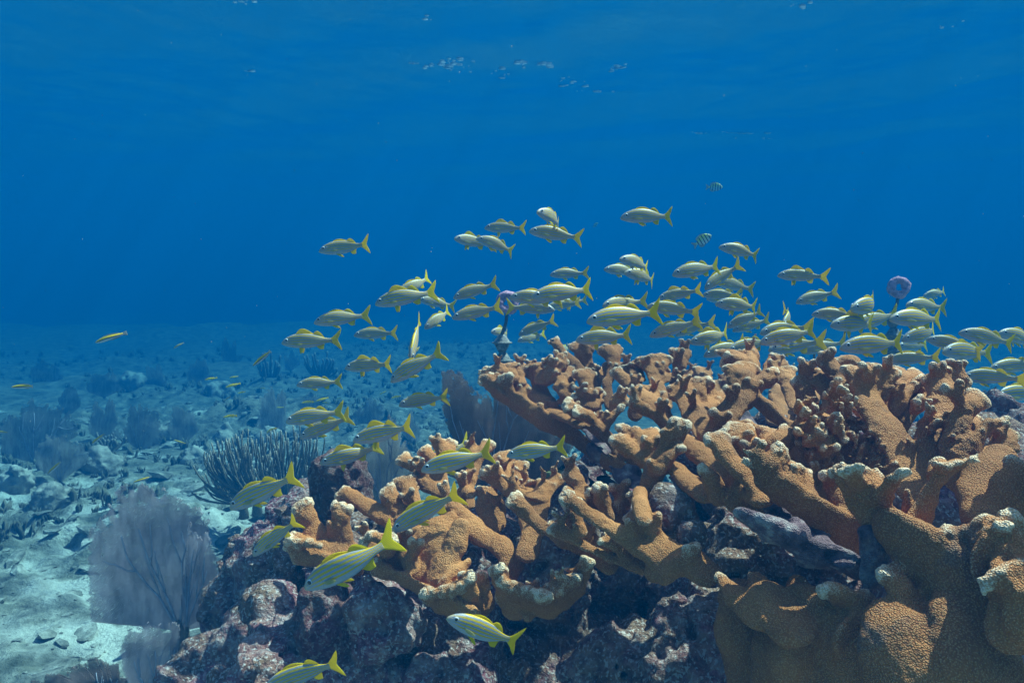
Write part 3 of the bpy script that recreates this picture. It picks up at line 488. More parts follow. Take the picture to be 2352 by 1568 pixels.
Ds = [  # pale colony farther back
 (5, 1, 2.5, 2.4, UP, [(1510, 300, 22), (1540, 330, 28), (1580, 390, 36)]), (5, 1, 2.5, 2.4, UP, [(1560, 275, 20), (1570, 320, 28), (1590, 390, 36)]), (5, 1, 2.5, 2.4, UP, [(1620, 290, 20), (1600, 330, 30)]), (5, 2, 2.5, 2.4, UP, [(1700, 360, 30), (1690, 420, 40), (1640, 480, 44)]), (5, 2, 2.5, 2.4, UP, [(1735, 310, 20), (1740, 360, 28), (1720, 440, 36)]), (5, 2, 2.4, 2.36, UP, [(1640, 360, 26), (1650, 430, 36), (1620, 520, 60)]),
 (5, 3, 2.5, 2.4, UP, [(1440, 290, 24), (1450, 350, 34), (1490, 440, 44), (1560, 530, 60)]), (5, 3, 2.5, 2.4, UP, [(1490, 320, 18), (1480, 380, 30)]), (5, 3, 2.4, 2.3, FR, [(1580, 400, 40), (1600, 520, 70), (1600, 640, 80)], 'r'),
 (6, 4, 1.95, 1.8, UP, [(560, 215, 30), (580, 290, 40), (600, 380, 44)], 'n'), (6, 4, 1.95, 1.8, UP, [(630, 215, 24), (620, 290, 36)]), (6, 4, 1.9, 1.8, FR, [(470, 220, 30), (490, 320, 44), (520, 420, 60)]), (6, 4, 1.9, 1.8, UP, [(430, 300, 24), (450, 380, 40)], 'n'),
 (6, 5, 1.9, 1.8, UP, [(310, 330, 30), (330, 400, 50), (370, 480, 60)], 'x'),
]
colony("large golden elkhorn coral whose stacked plates fan out under the fish school", A, 0.0027, spark)
colony("low sprawling elkhorn coral with white rimmed cups in the lower middle", Bs, 0.0025)
colony("massive dark trunked elkhorn coral with white tipped horns in the right foreground", Cs, 0.0032, fing=False)
colony("small pale elkhorn coral standing in blue water behind the golden plates", Ds, 0.006)
# ------------------------------------------------------------------ sea floor
def ground(x, y):
    x = np.asarray(x, float); y = np.asarray(y, float)
    p = np.stack([x, y, 0 * x], -1)
    r = np.stack([x * .45 + y * .9, y * .45 - x * .9, 0 * x], -1)
    z = 0.10 * fbm(p, 0.5, 3, 1)
    rid = 1 - np.abs(fbm(np.stack([r[..., 0] * 1.9, r[..., 1] * .55, 0 * x], -1), 1.0, 3, 9))
    rough = np.clip(0.5 + 1.6 * vnoise(p, 0.55, 21) + 0.15, 0, 1)
    z = z + rough * (0.20 * (rid - 0.75) + 0.15 * fbm(p, 2.6, 4, 5, .62) + 0.05 * np.abs(vnoise(p, 7.5, 50)) + .03 * np.abs(vnoise(p, 16, 51)))
    t_ = (fbm(np.stack([r[..., 0] * 1.3, r[..., 1] * .7, 0 * x], -1), 1.0, 4, 60, .55) * .5 + .5) * 7; ti = np.floor(t_); tf = t_ - ti
    z = z + rough * .055 * (ti + np.clip((tf - .78) / .22, 0, 1) - 3.5)
    z = z + 0.006 * fbm(p, 14, 2, 8)
    far = np.clip((y - 9) / 16, 0, 1)
    z = z + far * (0.05 + 0.60 * vnoise(p, 0.16, 30) + .35 * vnoise(p, .6, 31)) + np.clip((y - 17) / 5, 0, 1) * np.clip((-x - 1) / 9, 0, 1) * 0.30
    z = z + np.clip((y - 5) / 5, 0, 1) * 0.22 * np.clip(vnoise(p, .8, 40), 0, 1)
    return z
def build_seabed():
    xs = nonuni(-78, 78, -5.5, 3, 0.025, 1.06); ys = nonuni(-8, 109, 1.2, 7.5, 0.025, 1.045)
    X, Y = np.meshgrid(xs, ys); Z = ground(X, Y)
    m = NT("sea_floor")
    g = m.n("NewGeometry").outputs["Position"]
    n1 = m.noise(g, 0.9, 4, 0.6, 0.3); n2 = m.noise(g, 7.0, 5, 0.65); n3 = m.noise(g, 45.0, 4, 0.7)
    sand = m.ramp(n3, [(0.3, (0.35, 0.34, 0.29)), (0.7, (0.52, 0.50, 0.43))])
    rub = m.ramp(n2, [(0.34, (0.07, 0.07, 0.06)), (0.48, (0.19, 0.185, 0.155)), (0.58, (0.34, 0.33, 0.28)), (0.72, (0.56, 0.54, 0.47))])
    sep = m.n("SeparateXYZ", {0: g})
    dist = m.math('MULTIPLY', m.math('SUBTRACT', sep.outputs[1], 4.5), 0.05, clamp=True)
    cov = m.ramp(m.math('SUBTRACT', n1, m.math('MULTIPLY', dist, 0.30)), [(0.44, 0.0), (0.53, 1.0)])
    col = m.mix(cov, rub, sand)
    turf = m.ramp(m.math('ADD', m.noise(g, 2.6, 4, 0.65), m.math('MULTIPLY', dist, 0.75)), [(0.46, 0.0), (0.58, 0.9)])
    col = m.mix(turf, col, m.ramp(n2, [(0.35, (0.06, 0.065, 0.05)), (0.65, (0.19, 0.18, 0.135))]))
    h = m.math('ADD', m.math('MULTIPLY', n2, 1.0), m.math('MULTIPLY', n3, 0.35))
    mat = m.surf(m.bsdf(col, 0.95, m.bump(h, 0.05, 0.9), 0.1))
    o = mesh_obj("sea_floor", np.stack([X, Y, Z], -1), gridfaces(len(xs), len(ys)), mat)
    tag(o, None, None, None, "structure")
build_seabed()
def gz(x, y): return float(ground(np.array([x]), np.array([y]))[0])
def floor_pt(px, py):
    """point of the sea floor seen at a photo pixel"""
    d = 1.3 / max(0.004, -SP + (py - 784) / F * CP)
    for _ in range(8):
        p = P(px, py, d); s = (p[2] - CAMZ) / d
        d = (gz(p[0], p[1]) - CAMZ) / s
    return P(px, py, d), d
_ico = None
def ico(sub=1):
    import bmesh
    bm = bmesh.new(); bmesh.ops.create_icosphere(bm, subdivisions=sub, radius=1)
    v = np.array([x.co[:] for x in bm.verts]); f = np.array([[q.index for q in x.verts] for x in bm.faces]); bm.free()
    return v, f
def build_rubble():
    r = np.random.RandomState(5); v0, f0 = ico(1); V = []; Fc = []; n = 0
    for i in range(2200):
        y = 1.6 + 8 * r.rand() ** 1.5; x = -0.85 * y + (0.95 * y - .1) * r.rand()
        s = (0.008 + 0.075 * r.rand() ** 6) * (0.7 + y * 0.12)
        p = v0 * s * np.array([1, .45 + .5 * r.rand(), .18 + .22 * r.rand()])
        p = p * (1 + .55 * vnoise(v0 * 1.9 + i * 3.7, 1.0)[:, None]); tl_ = r.normal(0, .2); p = p @ np.array([[math.cos(tl_), 0, math.sin(tl_)], [0, 1, 0], [-math.sin(tl_), 0, math.cos(tl_)]])
        a = r.rand() * 6.28; p = p @ np.array([[math.cos(a), math.sin(a), 0], [-math.sin(a), math.cos(a), 0], [0, 0, 1]])
        V.append(p + (x, y, gz(x, y) + s * .15)); Fc.append(f0 + n); n += len(v0)
    m = NT("coral_rubble"); g = m.n("NewGeometry").outputs["Position"]
    c = m.ramp(m.noise(g, 9.0, 4, 0.65), [(0.35, (0.07, 0.07, 0.06)), (0.5, (0.20, 0.19, 0.16)), (0.68, (0.44, 0.42, 0.36))])
    mat = m.surf(m.bsdf(c, 0.95, m.bump(m.noise(g, 60, 4, 0.7), 0.01), 0.1))
    o = mesh_obj("coral_rubble", np.concatenate(V), np.concatenate(Fc), mat, None, False); tag(o, "pale broken coral rubble strewn over the sandy sea floor", "rubble", None, "stuff")
build_rubble()

def build_turf():
    r = np.random.RandomState(15); V = []; Fc = []; n = 0
    for i in range(4200):
        y = 3.6 + 15 * r.rand() ** 1.4; x = -.86 * y + r.rand() * (.86 * y + .95 * y)
        if vnoise(np.array([[x, y, 0.]]), .55, 77)[0] < -.15 + .25 * (y < 5): continue
        z = gz(x, y); s = (.035 + .085 * r.rand() ** 2) * (.75 + y * .035)
        for k in range(r.randint(6, 11)):
            a = r.rand() * 6.28; le = s * r.uniform(.5, 1.1); o_ = np.array((math.cos(a), math.sin(a), 0)); bx = np.array((x, y, z)) + o_ * s * .35 * r.rand()
            wv = np.array((-math.sin(a), math.cos(a), 0)) * s * .16; top = bx + o_ * le * .5 * r.rand() + (0, 0, le)
            mid = bx + (top - bx) * .55 + o_ * .02 * s; d_ = o_ * s * .05
            V += [bx - wv, bx + wv, mid + wv * 1.3, mid - wv * 1.3, top, bx + d_, mid + d_]
            Fc += [(n, n + 1, n + 2), (n, n + 2, n + 3), (n + 3, n + 2, n + 4), (n + 1, n + 5, n + 6), (n + 1, n + 6, n + 2), (n + 5, n, n + 3), (n + 5, n + 3, n + 6), (n + 2, n + 6, n + 4), (n + 6, n + 3, n + 4)]; n += 7
    m = NT("algae_turf"); g = m.n("NewGeometry").outputs["Position"]
    c = m.ramp(m.noise(g, 2.0, 3, .6), [(.35, (.10, .105, .08)), (.55, (.19, .175, .13)), (.7, (.28, .25, .20))])
    d = m.n("BsdfDiffuse", {0: c}).outputs[0]; tl = m.n("BsdfTranslucent", {0: c}).outputs[0]
    mat = m.surf(m.n("MixShader", {0: .35, 1: d, 2: tl}).outputs[0])
    o = mesh_obj("algae_turf", np.array(V), np.array(Fc), mat); tag(o, "low brown algae tufts and soft growth covering the far sea floor", "algae", None, "stuff")
build_turf()

# ------------------------------------------------------------------ reef rock and boulders
def rock_noise(amp):
    def f(p, t):
        a = fbm(p, 6, 3, 2, .65); c = vnoise(p, 17, 6); e = vnoise(p, 36, 8); g_ = vnoise(p, 70, 9); pit = np.clip(vnoise(p, 26, 12) - .45, 0, 1)
        return amp * (a * 1.1 - .25) + amp * .45 * np.abs(c) + amp * .30 * np.abs(e) + min(amp, .04) * .20 * g_ + amp * 1.1 * pit
    return f
def rock(name, blobs, mat, label=None, cat="rock", h=0.0075, amp=0.05, structure=False, down=False, group=None):
    fd = Field(h)
    for px, py, d, r in blobs:
        c = P(px, py, d); rr = r / F * d
        fd.cap(c, c + (0, .02, -.02), rr, rr, UP, 1.0, 0, k=0.05)
        if down:
            b = c + (0.02, .12, 0); b[2] = gz(b[0], b[1]) - .15
            fd.cap(c + (0, .03, -rr * .2), b, rr * .95, rr * 1.5, UP, 1.0, 0, k=0.05)
    v, q, t, b = fd.build(rock_noise(amp), pad=0.1)
    o = mesh_obj(name, v, q, mat)
    if structure: tag(o, None, None, None, "structure")
    else: tag(o, label, cat, group)
    return o
rock("reef", [(470, 1560, 1.72, 90), (560, 1480, 1.75, 80), (520, 1400, 1.9, 60), (640, 1300, 1.9, 90), (600, 1260, 2.0, 60), (720, 1240, 1.9, 80), (690, 1190, 2.0, 50), (640, 1560, 1.5, 110), (760, 1530, 1.5, 100), (900, 1560, 1.5, 110), (1050, 1540, 1.62, 120), (1200, 1560, 1.68, 120), (1330, 1470, 1.8, 110), (1450, 1560, 1.5, 130),
      (860, 1300, 1.75, 110), (1000, 1330, 1.75, 120), (1120, 1300, 1.8, 130), (1260, 1290, 1.75, 110), (1180, 1200, 2.1, 90), (1340, 1180, 2.0, 100), (1420, 1290, 1.9, 110), (1540, 1260, 1.95, 100), (1620, 1360, 1.75, 120), (1600, 1560, 1.4, 140), (1750, 1300, 1.55, 140), (1900, 1250, 1.6, 150), (2050, 1150, 1.65, 160), (2200, 1100, 1.6, 150), (2330, 1000, 1.75, 90), (1750, 1100, 1.85, 110), (1650, 1050, 2.0, 80), (1900, 1100, 1.75, 120), (1950, 1000, 1.8, 60), (2350, 1250, 1.5, 160), (1750, 1620, 1.3, 160), (2000, 1480, 1.3, 170), (2250, 1450, 1.2, 170)],
     M_ROCK, structure=True, h=0.010, amp=0.075, down=True)
rock("boulder", [(612, 1398, 1.58, 46), (640, 1425, 1.6, 44)], M_ROCK, "rounded pale pink boulder at the left edge of the reef rock", "boulder", amp=0.03)
rock("boulder", [(760, 1390, 1.46, 50), (755, 1450, 1.46, 56), (790, 1480, 1.46, 40)], M_ROCKD, "tall blackish maroon boulder below the tail of the largest striped fish", "boulder", amp=0.05)
rock("boulder", [(870, 1380, 1.45, 60), (900, 1440, 1.44, 58), (850, 1460, 1.45, 44)], M_ROCK, "brown pitted boulder under the left rim of the low coral", "boulder", amp=0.055)
rock("rock_stump", [(765, 1080, 1.85, 40), (772, 1130, 1.86, 46), (780, 1180, 1.88, 52), (790, 1075, 1.86, 34)], M_ROCKD, "upright dark maroon rock stump speckled with white beside the grey sea fan", "rock", amp=0.04)
rock("knobby_rock", [(1535, 1165, 1.30, 46), (1560, 1190, 1.3, 36)], M_ROCK, "rounded purple encrusted rock knob in the shade under the upper coral", "rock", amp=0.02)
rock("knobby_rock", [(1590, 1225, 1.22, 34)], M_ROCK, "small hollow violet rock knob below the purple one under the coral", "rock", amp=0.018)
rock("boulder", [(960, 1560, 1.42, 56), (1040, 1600, 1.4, 60)], M_ROCK, "reddish crusted boulder at the bottom edge left of the dark hollow", "boulder", amp=0.05)
rock("boulder", [(590, 1545, 1.42, 60), (640, 1590, 1.4, 70), (520, 1590, 1.45, 60)], M_ROCK, "pale speckled boulder in the bottom foreground left of the dark cave", "boulder", amp=0.05)
rock("rock_ledge", [(690, 1160, 2.0, 36), (650, 1180, 2.05, 40), (720, 1170, 2.0, 30)], M_ROCK, "low grey pink rock ledge at the foot of the dark stump", "rock", amp=0.04)
rock("rock_ledge", [(2290, 1500, .95, 50), (2340, 1540, .92, 60)], M_ROCK, "white speckled rock in the bottom right corner under the big trunk", "rock", amp=0.02)

# ------------------------------------------------------------------ soft corals
def tube(path, rad, ns=6, cap=True):
    path = np.asarray(path, float); n = len(path); V = []; Fc = []
    t = np.gradient(path, axis=0); t /= np.linalg.norm(t, axis=1, keepdims=True) + 1e-9
    ref = np.array((0.3, 1, 0.1)); 
    for i in range(n):
        u = np.cross(t[i], ref); u /= np.linalg.norm(u) + 1e-9; w = np.cross(t[i], u)
        for k in range(ns):
            a = 2 * math.pi * k / ns; V.append(path[i] + rad[i] * (math.cos(a) * u + math.sin(a) * w))
    for i in range(n - 1):
        for k in range(ns):
            Fc.append((i * ns + k, i * ns + (k + 1) % ns, (i + 1) * ns + (k + 1) % ns, (i + 1) * ns + k))
    V.append(path[-1] + t[-1] * rad[-1]); e = len(V) - 1; V.append(path[0] - t[0] * rad[0] * .3); b = e + 1
    for k in range(ns):
        Fc.append(((n - 1) * ns + k, (n - 1) * ns + (k + 1) % ns, e)); Fc.append(((k + 1) % ns, k, b))
    return V, Fc
class MB:
    def __init__(s): s.V = []; s.F = []
    def add(s, vf):
        v, f = vf; o = len(s.V); s.V += [tuple(p) for p in v]; s.F += [tuple(int(i) + o for i in q) for q in f]
    def build(s, name, mat, parent=None, smooth=True): return mesh_obj(name, s.V, s.F, mat, parent, smooth)
def mat_fan(name, col, dens=1.0, see=0.8):
    m = NT(name); tc = m.n("TexCoord").outputs["Object"]
    sp = m.n("SeparateXYZ", {0: tc}); xz = m.n("CombineXYZ", {0: sp.outputs[0], 1: sp.outputs[2]}).outputs[0]
    e = m.n("TexVoronoi", {"Vector": xz, "Scale": 210.0}, feature='DISTANCE_TO_EDGE', voronoi_dimensions='2D').outputs[0]; e2 = m.n("Mapping", {0: tc, 3: (1.0, 1.0, .3)}).outputs[0]
    st = m.noise(e2, 30.0, 4, 0.6)
    c = m.mix(m.ramp(st, [(0.35, 0.0), (0.65, 1.0)]), tuple(x * .62 for x in col), tuple(min(1, x * 1.35) for x in col))
    c = m.mix(m.ramp(m.noise(tc, 6.0, 3), [(.4, 0), (.7, .6)]), c, tuple(x * .55 for x in col))
    d = m.n("BsdfDiffuse", {0: c}).outputs[0]; tl = m.n("BsdfTranslucent", {0: c}).outputs[0]
    sh = m.n("MixShader", {0: 0.45, 1: d, 2: tl}).outputs[0]
    hole = m.ramp(e, [(0.155 * dens, 0.0), (0.155 * dens + .05, 1.0)])
    rim = m.n("Attribute", attribute_name="rim").outputs["Fac"]; gap = m.ramp(m.math('ADD', m.noise(xz, 26.0, 4, .65), m.math('MULTIPLY', m.math('POWER', rim, 7.0), .30)), [(0.70, 0.0), (0.78, 1.0)])
    edge = m.math('MULTIPLY', m.math('POWER', rim, 5.0), 0.40)
    return m.surf(m.n("MixShader", {0: m.math('MAXIMUM', m.math('ADD', m.math('MULTIPLY', hole, see), edge, clamp=True), gap), 1: sh, 2: m.n("BsdfTransparent").outputs[0]}).outputs[0])
M_FAN = mat_fan("sea_fan_mesh", (0.46, 0.37, 0.385), 1.3, .5); M_FAND = mat_fan("sea_fan_dark", (0.24, 0.165, 0.15), 1.6, 0.35); M_FANF = mat_fan("sea_fan_far", (0.42, 0.385, 0.355), 1.4, .6)
def simple(name, col, rough=.8, sc=40.0, v=0.35, bmp=0.004):
    m = NT(name); tc = m.n("TexCoord").outputs["Object"]; n = m.noise(tc, sc, 4, .6)
    c = m.mix(m.ramp(n, [(.3, 0), (.7, 1)]), tuple(x * (1 - v) for x in col), tuple(min(1, x * (1 + v)) for x in col))
    return m.surf(m.bsdf(c, rough, m.bump(n, bmp), .25))
M_RIB = simple("sea_fan_rib", (0.34, 0.32, 0.36)); 
def mat_rod():
    m = NT("sea_rod"); tc = m.n("TexCoord").outputs["Object"]; n = m.noise(tc, 130.0, 3, .6); t = m.n("Attribute", attribute_name="tip").outputs["Fac"]
    c = m.mix(m.ramp(n, [(.35, 0), (.65, 1)]), (0.11, 0.092, 0.065), (0.21, 0.175, 0.13)); c = m.mix(t, c, (0.32, 0.27, 0.21))
    return m.surf(m.bsdf(c, .85, m.bump(n, .006), .2))
M_ROD = mat_rod()
def sea_fan(base, width, height, lean, seed, label, mat=M_FAN, yaw=0.0, nrib=4, group=None, lobes=5, spread=1.65, ribs=True):
    r = np.random.RandomState(seed); nt_, nr = 180, 22
    s0, s1 = spread * r.uniform(.78, 1.0), spread * r.uniform(.72, .98); th = np.linspace(-s0, s1, nt_); rad = np.linspace(0.05, 1, nr)
    lo = 1 + .27 * vnoise(np.stack([th * lobes * .35, th * 0, th * 0], -1), 1.5, seed) + .055 * vnoise(np.stack([th * 0, th * 6, th * 0], -1), 1.4, seed + 5) + .05 * r.rand(nt_) + .05 * vnoise(np.stack([th * 0, th * 0, th * 14], -1), 1.0, seed)
    for k in range(r.randint(1, 4)):
        a = r.uniform(-spread * .7, spread * .7); lo -= r.uniform(.10, .30) * np.exp(-(np.abs(th - a) / .04) ** 1.2)
    lo *= 1 - .30 * np.abs(th / spread) ** 3; lo /= max(1.0, (lo * np.cos(th)).max())
    T, Rr = np.meshgrid(th, rad); rr = Rr * lo[None, :]
    x = rr * np.sin(T) * width * .5 / max(.5, math.sin(min(spread, 1.57))) + lean * width * Rr ** 1.3; z = rr * np.cos(T * .93) * height
    y = .05 * width * vnoise(np.stack([x / width * 2, z / height * 2, x * 0], -1), 1.5, seed) + .10 * width * (x / width) ** 2
    t = 0.0032 + 0.002 * (1 - Rr)
    fr = np.stack([x, y - t, z], -1).reshape(-1, 3); bk = np.stack([x, y + t, z], -1).reshape(-1, 3)
    gf = gridfaces(nt_, nr); n = nt_ * nr
    idx = np.arange(n).reshape(nr, nt_); loop = np.concatenate([idx[0], idx[1:, -1], idx[-1, -2::-1], idx[-2:0:-1, 0]])
    side = np.stack([loop, np.roll(loop, -1), np.roll(loop, -1) + n, loop + n], -1)
    root = empty("sea_fan", base); tag(root, label, "sea fan", group)
    mesh_obj("blade", np.concatenate([fr, bk]), np.concatenate([gf[:, ::-1], gf + n, side]), mat, root, True, {"rim": np.concatenate([Rr.ravel(), Rr.ravel()])})
    mb = MB()
    def branch(th0, r0, r1, w, depth):
        k = 7; rs = np.linspace(r0, r1, k); ths = th0 + np.cumsum(r.normal(0, .045, k)) 
        def at(tt, q):
            l = np.interp(tt, th, lo) * q
            X = l * math.sin(tt) * width * .5 / max(.5, math.sin(min(spread, 1.57))) + lean * width * q ** 1.3; Z = l * math.cos(tt * .93) * height
            Y = .05 * width * float(vnoise(np.array([[X / width * 2, Z / height * 2, 0]]), 1.5, seed)[0]) + .10 * width * (X / width) ** 2
            return (X, Y - .004, Z)
        mb.add(tube([at(a, q) for a, q in zip(ths, rs)], np.linspace(w, w * .45, k), 5))
        if depth:
            for j in range(2 + (depth > 1)):
                i = r.randint(2, k - 1); s = r.choice((-1, 1)) * r.uniform(.16, .34)
                rb = rs[i]; re = min(.92, rb + r.uniform(.16, .3)); kk = 5
                branch_to(ths[i], rb, ths[i] + s, re, w * .6, depth - 1, at)
    def branch_to(ta, ra, tb, rb, w, depth, at):
        q = np.linspace(0, 1, 6); tt = ta + (tb - ta) * np.sqrt(q); rs = ra + (rb - ra) * q
        mb.add(tube([at(a, c) for a, c in zip(tt, rs)], np.linspace(w, w * .4, 6), 4))
    if ribs:
        for i in range(nrib):
            branch(-spread * .62 + 1.24 * spread * (i + .5) / nrib + r.uniform(-.1, .1), .03, r.uniform(.62, .85), max(.0035, width * .0085), 2)
        mb.build("rib", M_RIB, root)
    hb = MB(); hb.add(tube([(0, 0, -.06), (0, 0, 0), (0, 0, height * .06)], [width * .05, width * .035, width * .02], 8)); hb.build("holdfast", M_ROD, root)
    root.rotation_euler = (0, 0, yaw)
    return root
def fan_px(xl, xr, yt, bx, by, d, seed, label, **kw):
    b = P(bx, by, d); w = (xr - xl) / F * d; h = (by - yt) / F * d
    cx = ((xl + xr) / 2 - bx) / F * d
    return sea_fan(b, w, h, cx / w, seed, label, **kw)
fan_px(985, 1330, 822, 1140, 1130, 2.35, 3, "large dark brown sea fan with pale ribs standing behind the golden coral", mat=M_FAND, nrib=4)
fan_px(140, 560, 1100, 410, 1450, 2.30, 8, "big mauve grey sea fan on the sand at lower left", nrib=4)
fan_px(275, 450, 1424, 360, 1620, 1.95, 12, "smaller mauve sea fan in front at the bottom left", nrib=3)
fan_px(60, 330, 1500, 250, 1600, 2.0, 15, "low dark sea fan lying along the bottom edge at left", mat=M_FAND, yaw=.5, nrib=3)
fan_px(800, 985, 945, 880, 1170, 2.6, 18, "pale grey sea fan rising behind the dark rock stump", mat=M_FANF)
fan_px(395, 525, 1190, 430, 1440, 2.2, 22, "narrow shaded sea fan tucked behind the big mauve fan", mat=M_FAN, nrib=3)
bg = [(0, 180, 905, 80, 1060, "broad hazy sea fan at the far left edge"), (60, 220, 985, 140, 1100, "dim sea fan just below and right of the hazy left edge fan"), (175, 300, 905, 240, 1010, "dark hazy sea fan left of the twin dim fans"), (270, 390, 920, 320, 1030, "first of the twin dim fans in the middle left haze"), (380, 470, 925, 430, 1010, "second of the twin dim fans in the middle left haze"),
      (500, 560, 770, 530, 850, "faint pinkish sea fan highest on the far slope"), (570, 680, 880, 630, 990, "hazy sea fan behind the bushy sea rods"), (680, 760, 900, 720, 960, "small hazy fan behind the lowest striped fish pair"), (310, 400, 830, 360, 890, "very faint sea fan far off below the yellow wrasse"), (200, 290, 850, 240, 910, "very faint sea fan far off at left"), (130, 190, 880, 160, 950, "little faint fan between the left edge fan and the dark one"),
      (640, 700, 800, 668, 850, "tiny faint fan on the far slope behind the leading fish"), (420, 500, 820, 455, 880, "faint rounded fan in the far left middle"), (60, 150, 820, 100, 880, "blurry low fan on the far left slope"), (790, 900, 905, 840, 985, "greyish fan in the haze left of the big brown fan"), (905, 985, 930, 940, 1010, "small grey fan close behind the big brown fan")]
for i, (xl, xr, yt, bx, by, lab) in enumerate(bg):
    b, d = floor_pt(bx, by); w = (xr - xl) / F * d; h = (by - yt) / F * d
    sea_fan(b - (0, 0, .02), w, h, ((xl + xr) / 2 - bx) / (xr - xl), 40 + i, lab, M_FANF, rng.uniform(-.5, .5), 3, "sea fans in the blue haze", ribs=d < 7)
fan_px(2190, 2320, 895, 2260, 1000, 2.6, 71, "dark sea fan in blue water at the right edge behind the coral", mat=M_FAND)
def sea_rods(px0, px1, ytop, bx, by, d, seed, label, num=9, tw=7, r0=.0065, group=None):
    r = np.random.RandomState(seed); b = P(bx, by, d); root = empty("sea_rod", b); tag(root, label, "soft coral", group)
    s = 1 / F * d; hgt = (by - ytop) * s
    st = MB(); st.add(tube([(0, 0, -.08), (0, 0, 0), (0, 0, hgt * .12)], [.03, .022, .018], 8)); st.build("stem", M_ROD, root)
    for i in range(num):
        tx = ((px0 + (px1 - px0) * (i + .5) / num) - bx) * s; ty = r.uniform(-.08, .08)
        for k in range(tw):
            ex = tx + r.normal(0, .04); ey = ty + r.normal(0, .05); ez = hgt * r.uniform(.45, 1.0) * (1 - .3 * abs(tx / (max(abs(px0 - bx), abs(px1 - bx)) * s)) ** 2)
            q = np.linspace(0, 1, 12); ph = r.uniform(0, 6)
            x = ex * (1 - (1 - q) ** 2.0) + .012 * np.sin(q * 7 + ph) * q; y = ey * (1 - (1 - q) ** 1.8); z = ez * (.05 * (1 - q) + q ** 1.2)
            v, f = tube(np.stack([x, y, z], -1), r0 * (1.1 - .2 * q) * (1 + .15 * np.sin(q * 30 + ph)), 6)
            o = mesh_obj("branch", v, f, M_ROD, root, True, {"tip": np.concatenate([np.repeat(np.where(q > .95, 1.0, 0.0), 6), [1, 0]])})
sea_rods(475, 620, 985, 590, 1150, 4.0, 1, "bushy brown sea rod with many knobbed fingers left of the stump", 11, 9, .0052)
sea_rods(610, 760, 975, 660, 1165, 3.9, 2, "second bushy sea rod, right half of the pair, partly behind a striped fish", 11, 9, .0052)
sea_rods(470, 560, 1060, 560, 1160, 4.1, 5, "low sprawling sea rod at the left foot of the bushy pair", 7, 8, .0050)
for i, (x0, x1, yt, bx, by, lab) in enumerate([(590, 650, 800, 620, 880, "faint feathery sea rod far off behind the yellow wrasses"), (700, 780, 800, 740, 870, "faint twiggy soft coral far off under the leading fish"), (220, 280, 985, 250, 1040, "hazy twiggy soft coral beside the dim left fans"), (1840, 1900, 790, 1872, 900, "thin dark twiggy soft coral behind the upper coral tips")]):
    if by < 900 and bx < 1500: b, d = floor_pt(bx, by)
    else: d = 2.7 if bx > 1500 else floor_pt(bx, by)[1]
    sea_rods(x0, x1, yt, bx, by, d, 30 + i, lab, 5, 4, .005 * d / 3, "soft corals in the blue haze")
M_HEAD = simple("coral_head", (0.26, 0.24, 0.20), .9, 14.0, .6, .02)
# mound corals and rocks on the far slope
for i, (px, py, r, lab) in enumerate([(350, 1010, 45, "pale rounded coral head on the rubble right of the twin fans"), (500, 905, 30, "hazy coral head among the small wrasses"), (230, 1075, 40, "lumpy grey coral head in front of the dim left fan"), (40, 1130, 50, "low coral head at the left edge"), (620, 1010, 28, "small bright coral head behind the sea rods"), (130, 1150, 40, "weathered coral head left of the rubble slope"), (520, 1010, 30, "dark coral head left of the sea rods"), (300, 880, 26, "far pale coral head catching the light"), (700, 1000, 30, "flat rock slab beside the grey sea fan"), (440, 1060, 30, "coral head at the edge of the sand channel"), (560, 1130, 30, "grey rock under the sea rods")]):
    b, d = floor_pt(px, py); fd = Field(0.003 * d); rr = r / F * d
    for k in range(3):
        fd.cap(b + np.array((rng.uniform(-.7, .7) * rr, rng.uniform(-.4, .4) * rr, 0.1 * rr)), b + np.array((0, 0, rr * rng.uniform(.3, .7))), rr * rng.uniform(.6, .9), rr * .5, UP, .9, 0, k=.04)
    v, q, t, bb = fd.build(rock_noise(rr * .45), pad=.1); o = mesh_obj("coral_head", v, q, M_HEAD); tag(o, lab, "coral head", "coral heads on the far slope")
# ------------------------------------------------------------------ fish
def prof(tab, n):
    t = np.array(tab, float); x = (1 - np.cos(np.linspace(0, math.pi, n))) / 2 * (t[-1, 0] - t[0, 0]) + t[0, 0]
    from_np = []
    for j in range(1, t.shape[1]):
        y = np.interp(x, t[:, 0], t[:, j]); k = np.array([.2, .6, .2]); yy = np.convolve(np.pad(y, 1, mode='edge'), k, 'valid'); yy[0] = y[0]; from_np.append(yy)
    return [x] + from_np
def bendy(p, c):
    p = np.array(p, float); q = np.maximum(p[:, 0] - .28, 0)
    p[:, 1] += c * q ** 2; p[:, 0] -= .35 * abs(c) * q ** 2 * 0.6
    return p
def body_mesh(name, tab, mat, c, n=34, ns=22):
    x, top, bot, wid = prof(tab, n); V = []; S = []; SX = []
    hm = ((top - bot) / 2).max()
    for i in range(n):
        h = (top[i] - bot[i]) / 2; zc = (top[i] + bot[i]) / 2
        for k in range(ns):
            a = 2 * math.pi * k / ns; ca, sa = math.cos(a), math.sin(a)
            z = zc + h * sa; y = wid[i] * math.copysign(abs(ca) ** .85, ca) * (1 - .12 * sa)
            V.append((x[i], y, z)); S.append((z - zc) / (max(h, .004) ** .62 * hm ** .38)); SX.append(x[i])
    F_ = [tuple(q) for q in np.stack([np.array([(i * ns + k, (i + 1) * ns + k, (i + 1) * ns + (k + 1) % ns, i * ns + (k + 1) % ns) for k in range(ns)]) for i in range(n - 1)]).reshape(-1, 4).tolist()]
    F_.append(tuple(range(ns))); F_.append(tuple(range(n * ns - 1, (n - 1) * ns - 1, -1)))
    o = mesh_obj(name, bendy(V, c), F_, mat, None, True, {"sv": S, "sx": SX}); return o
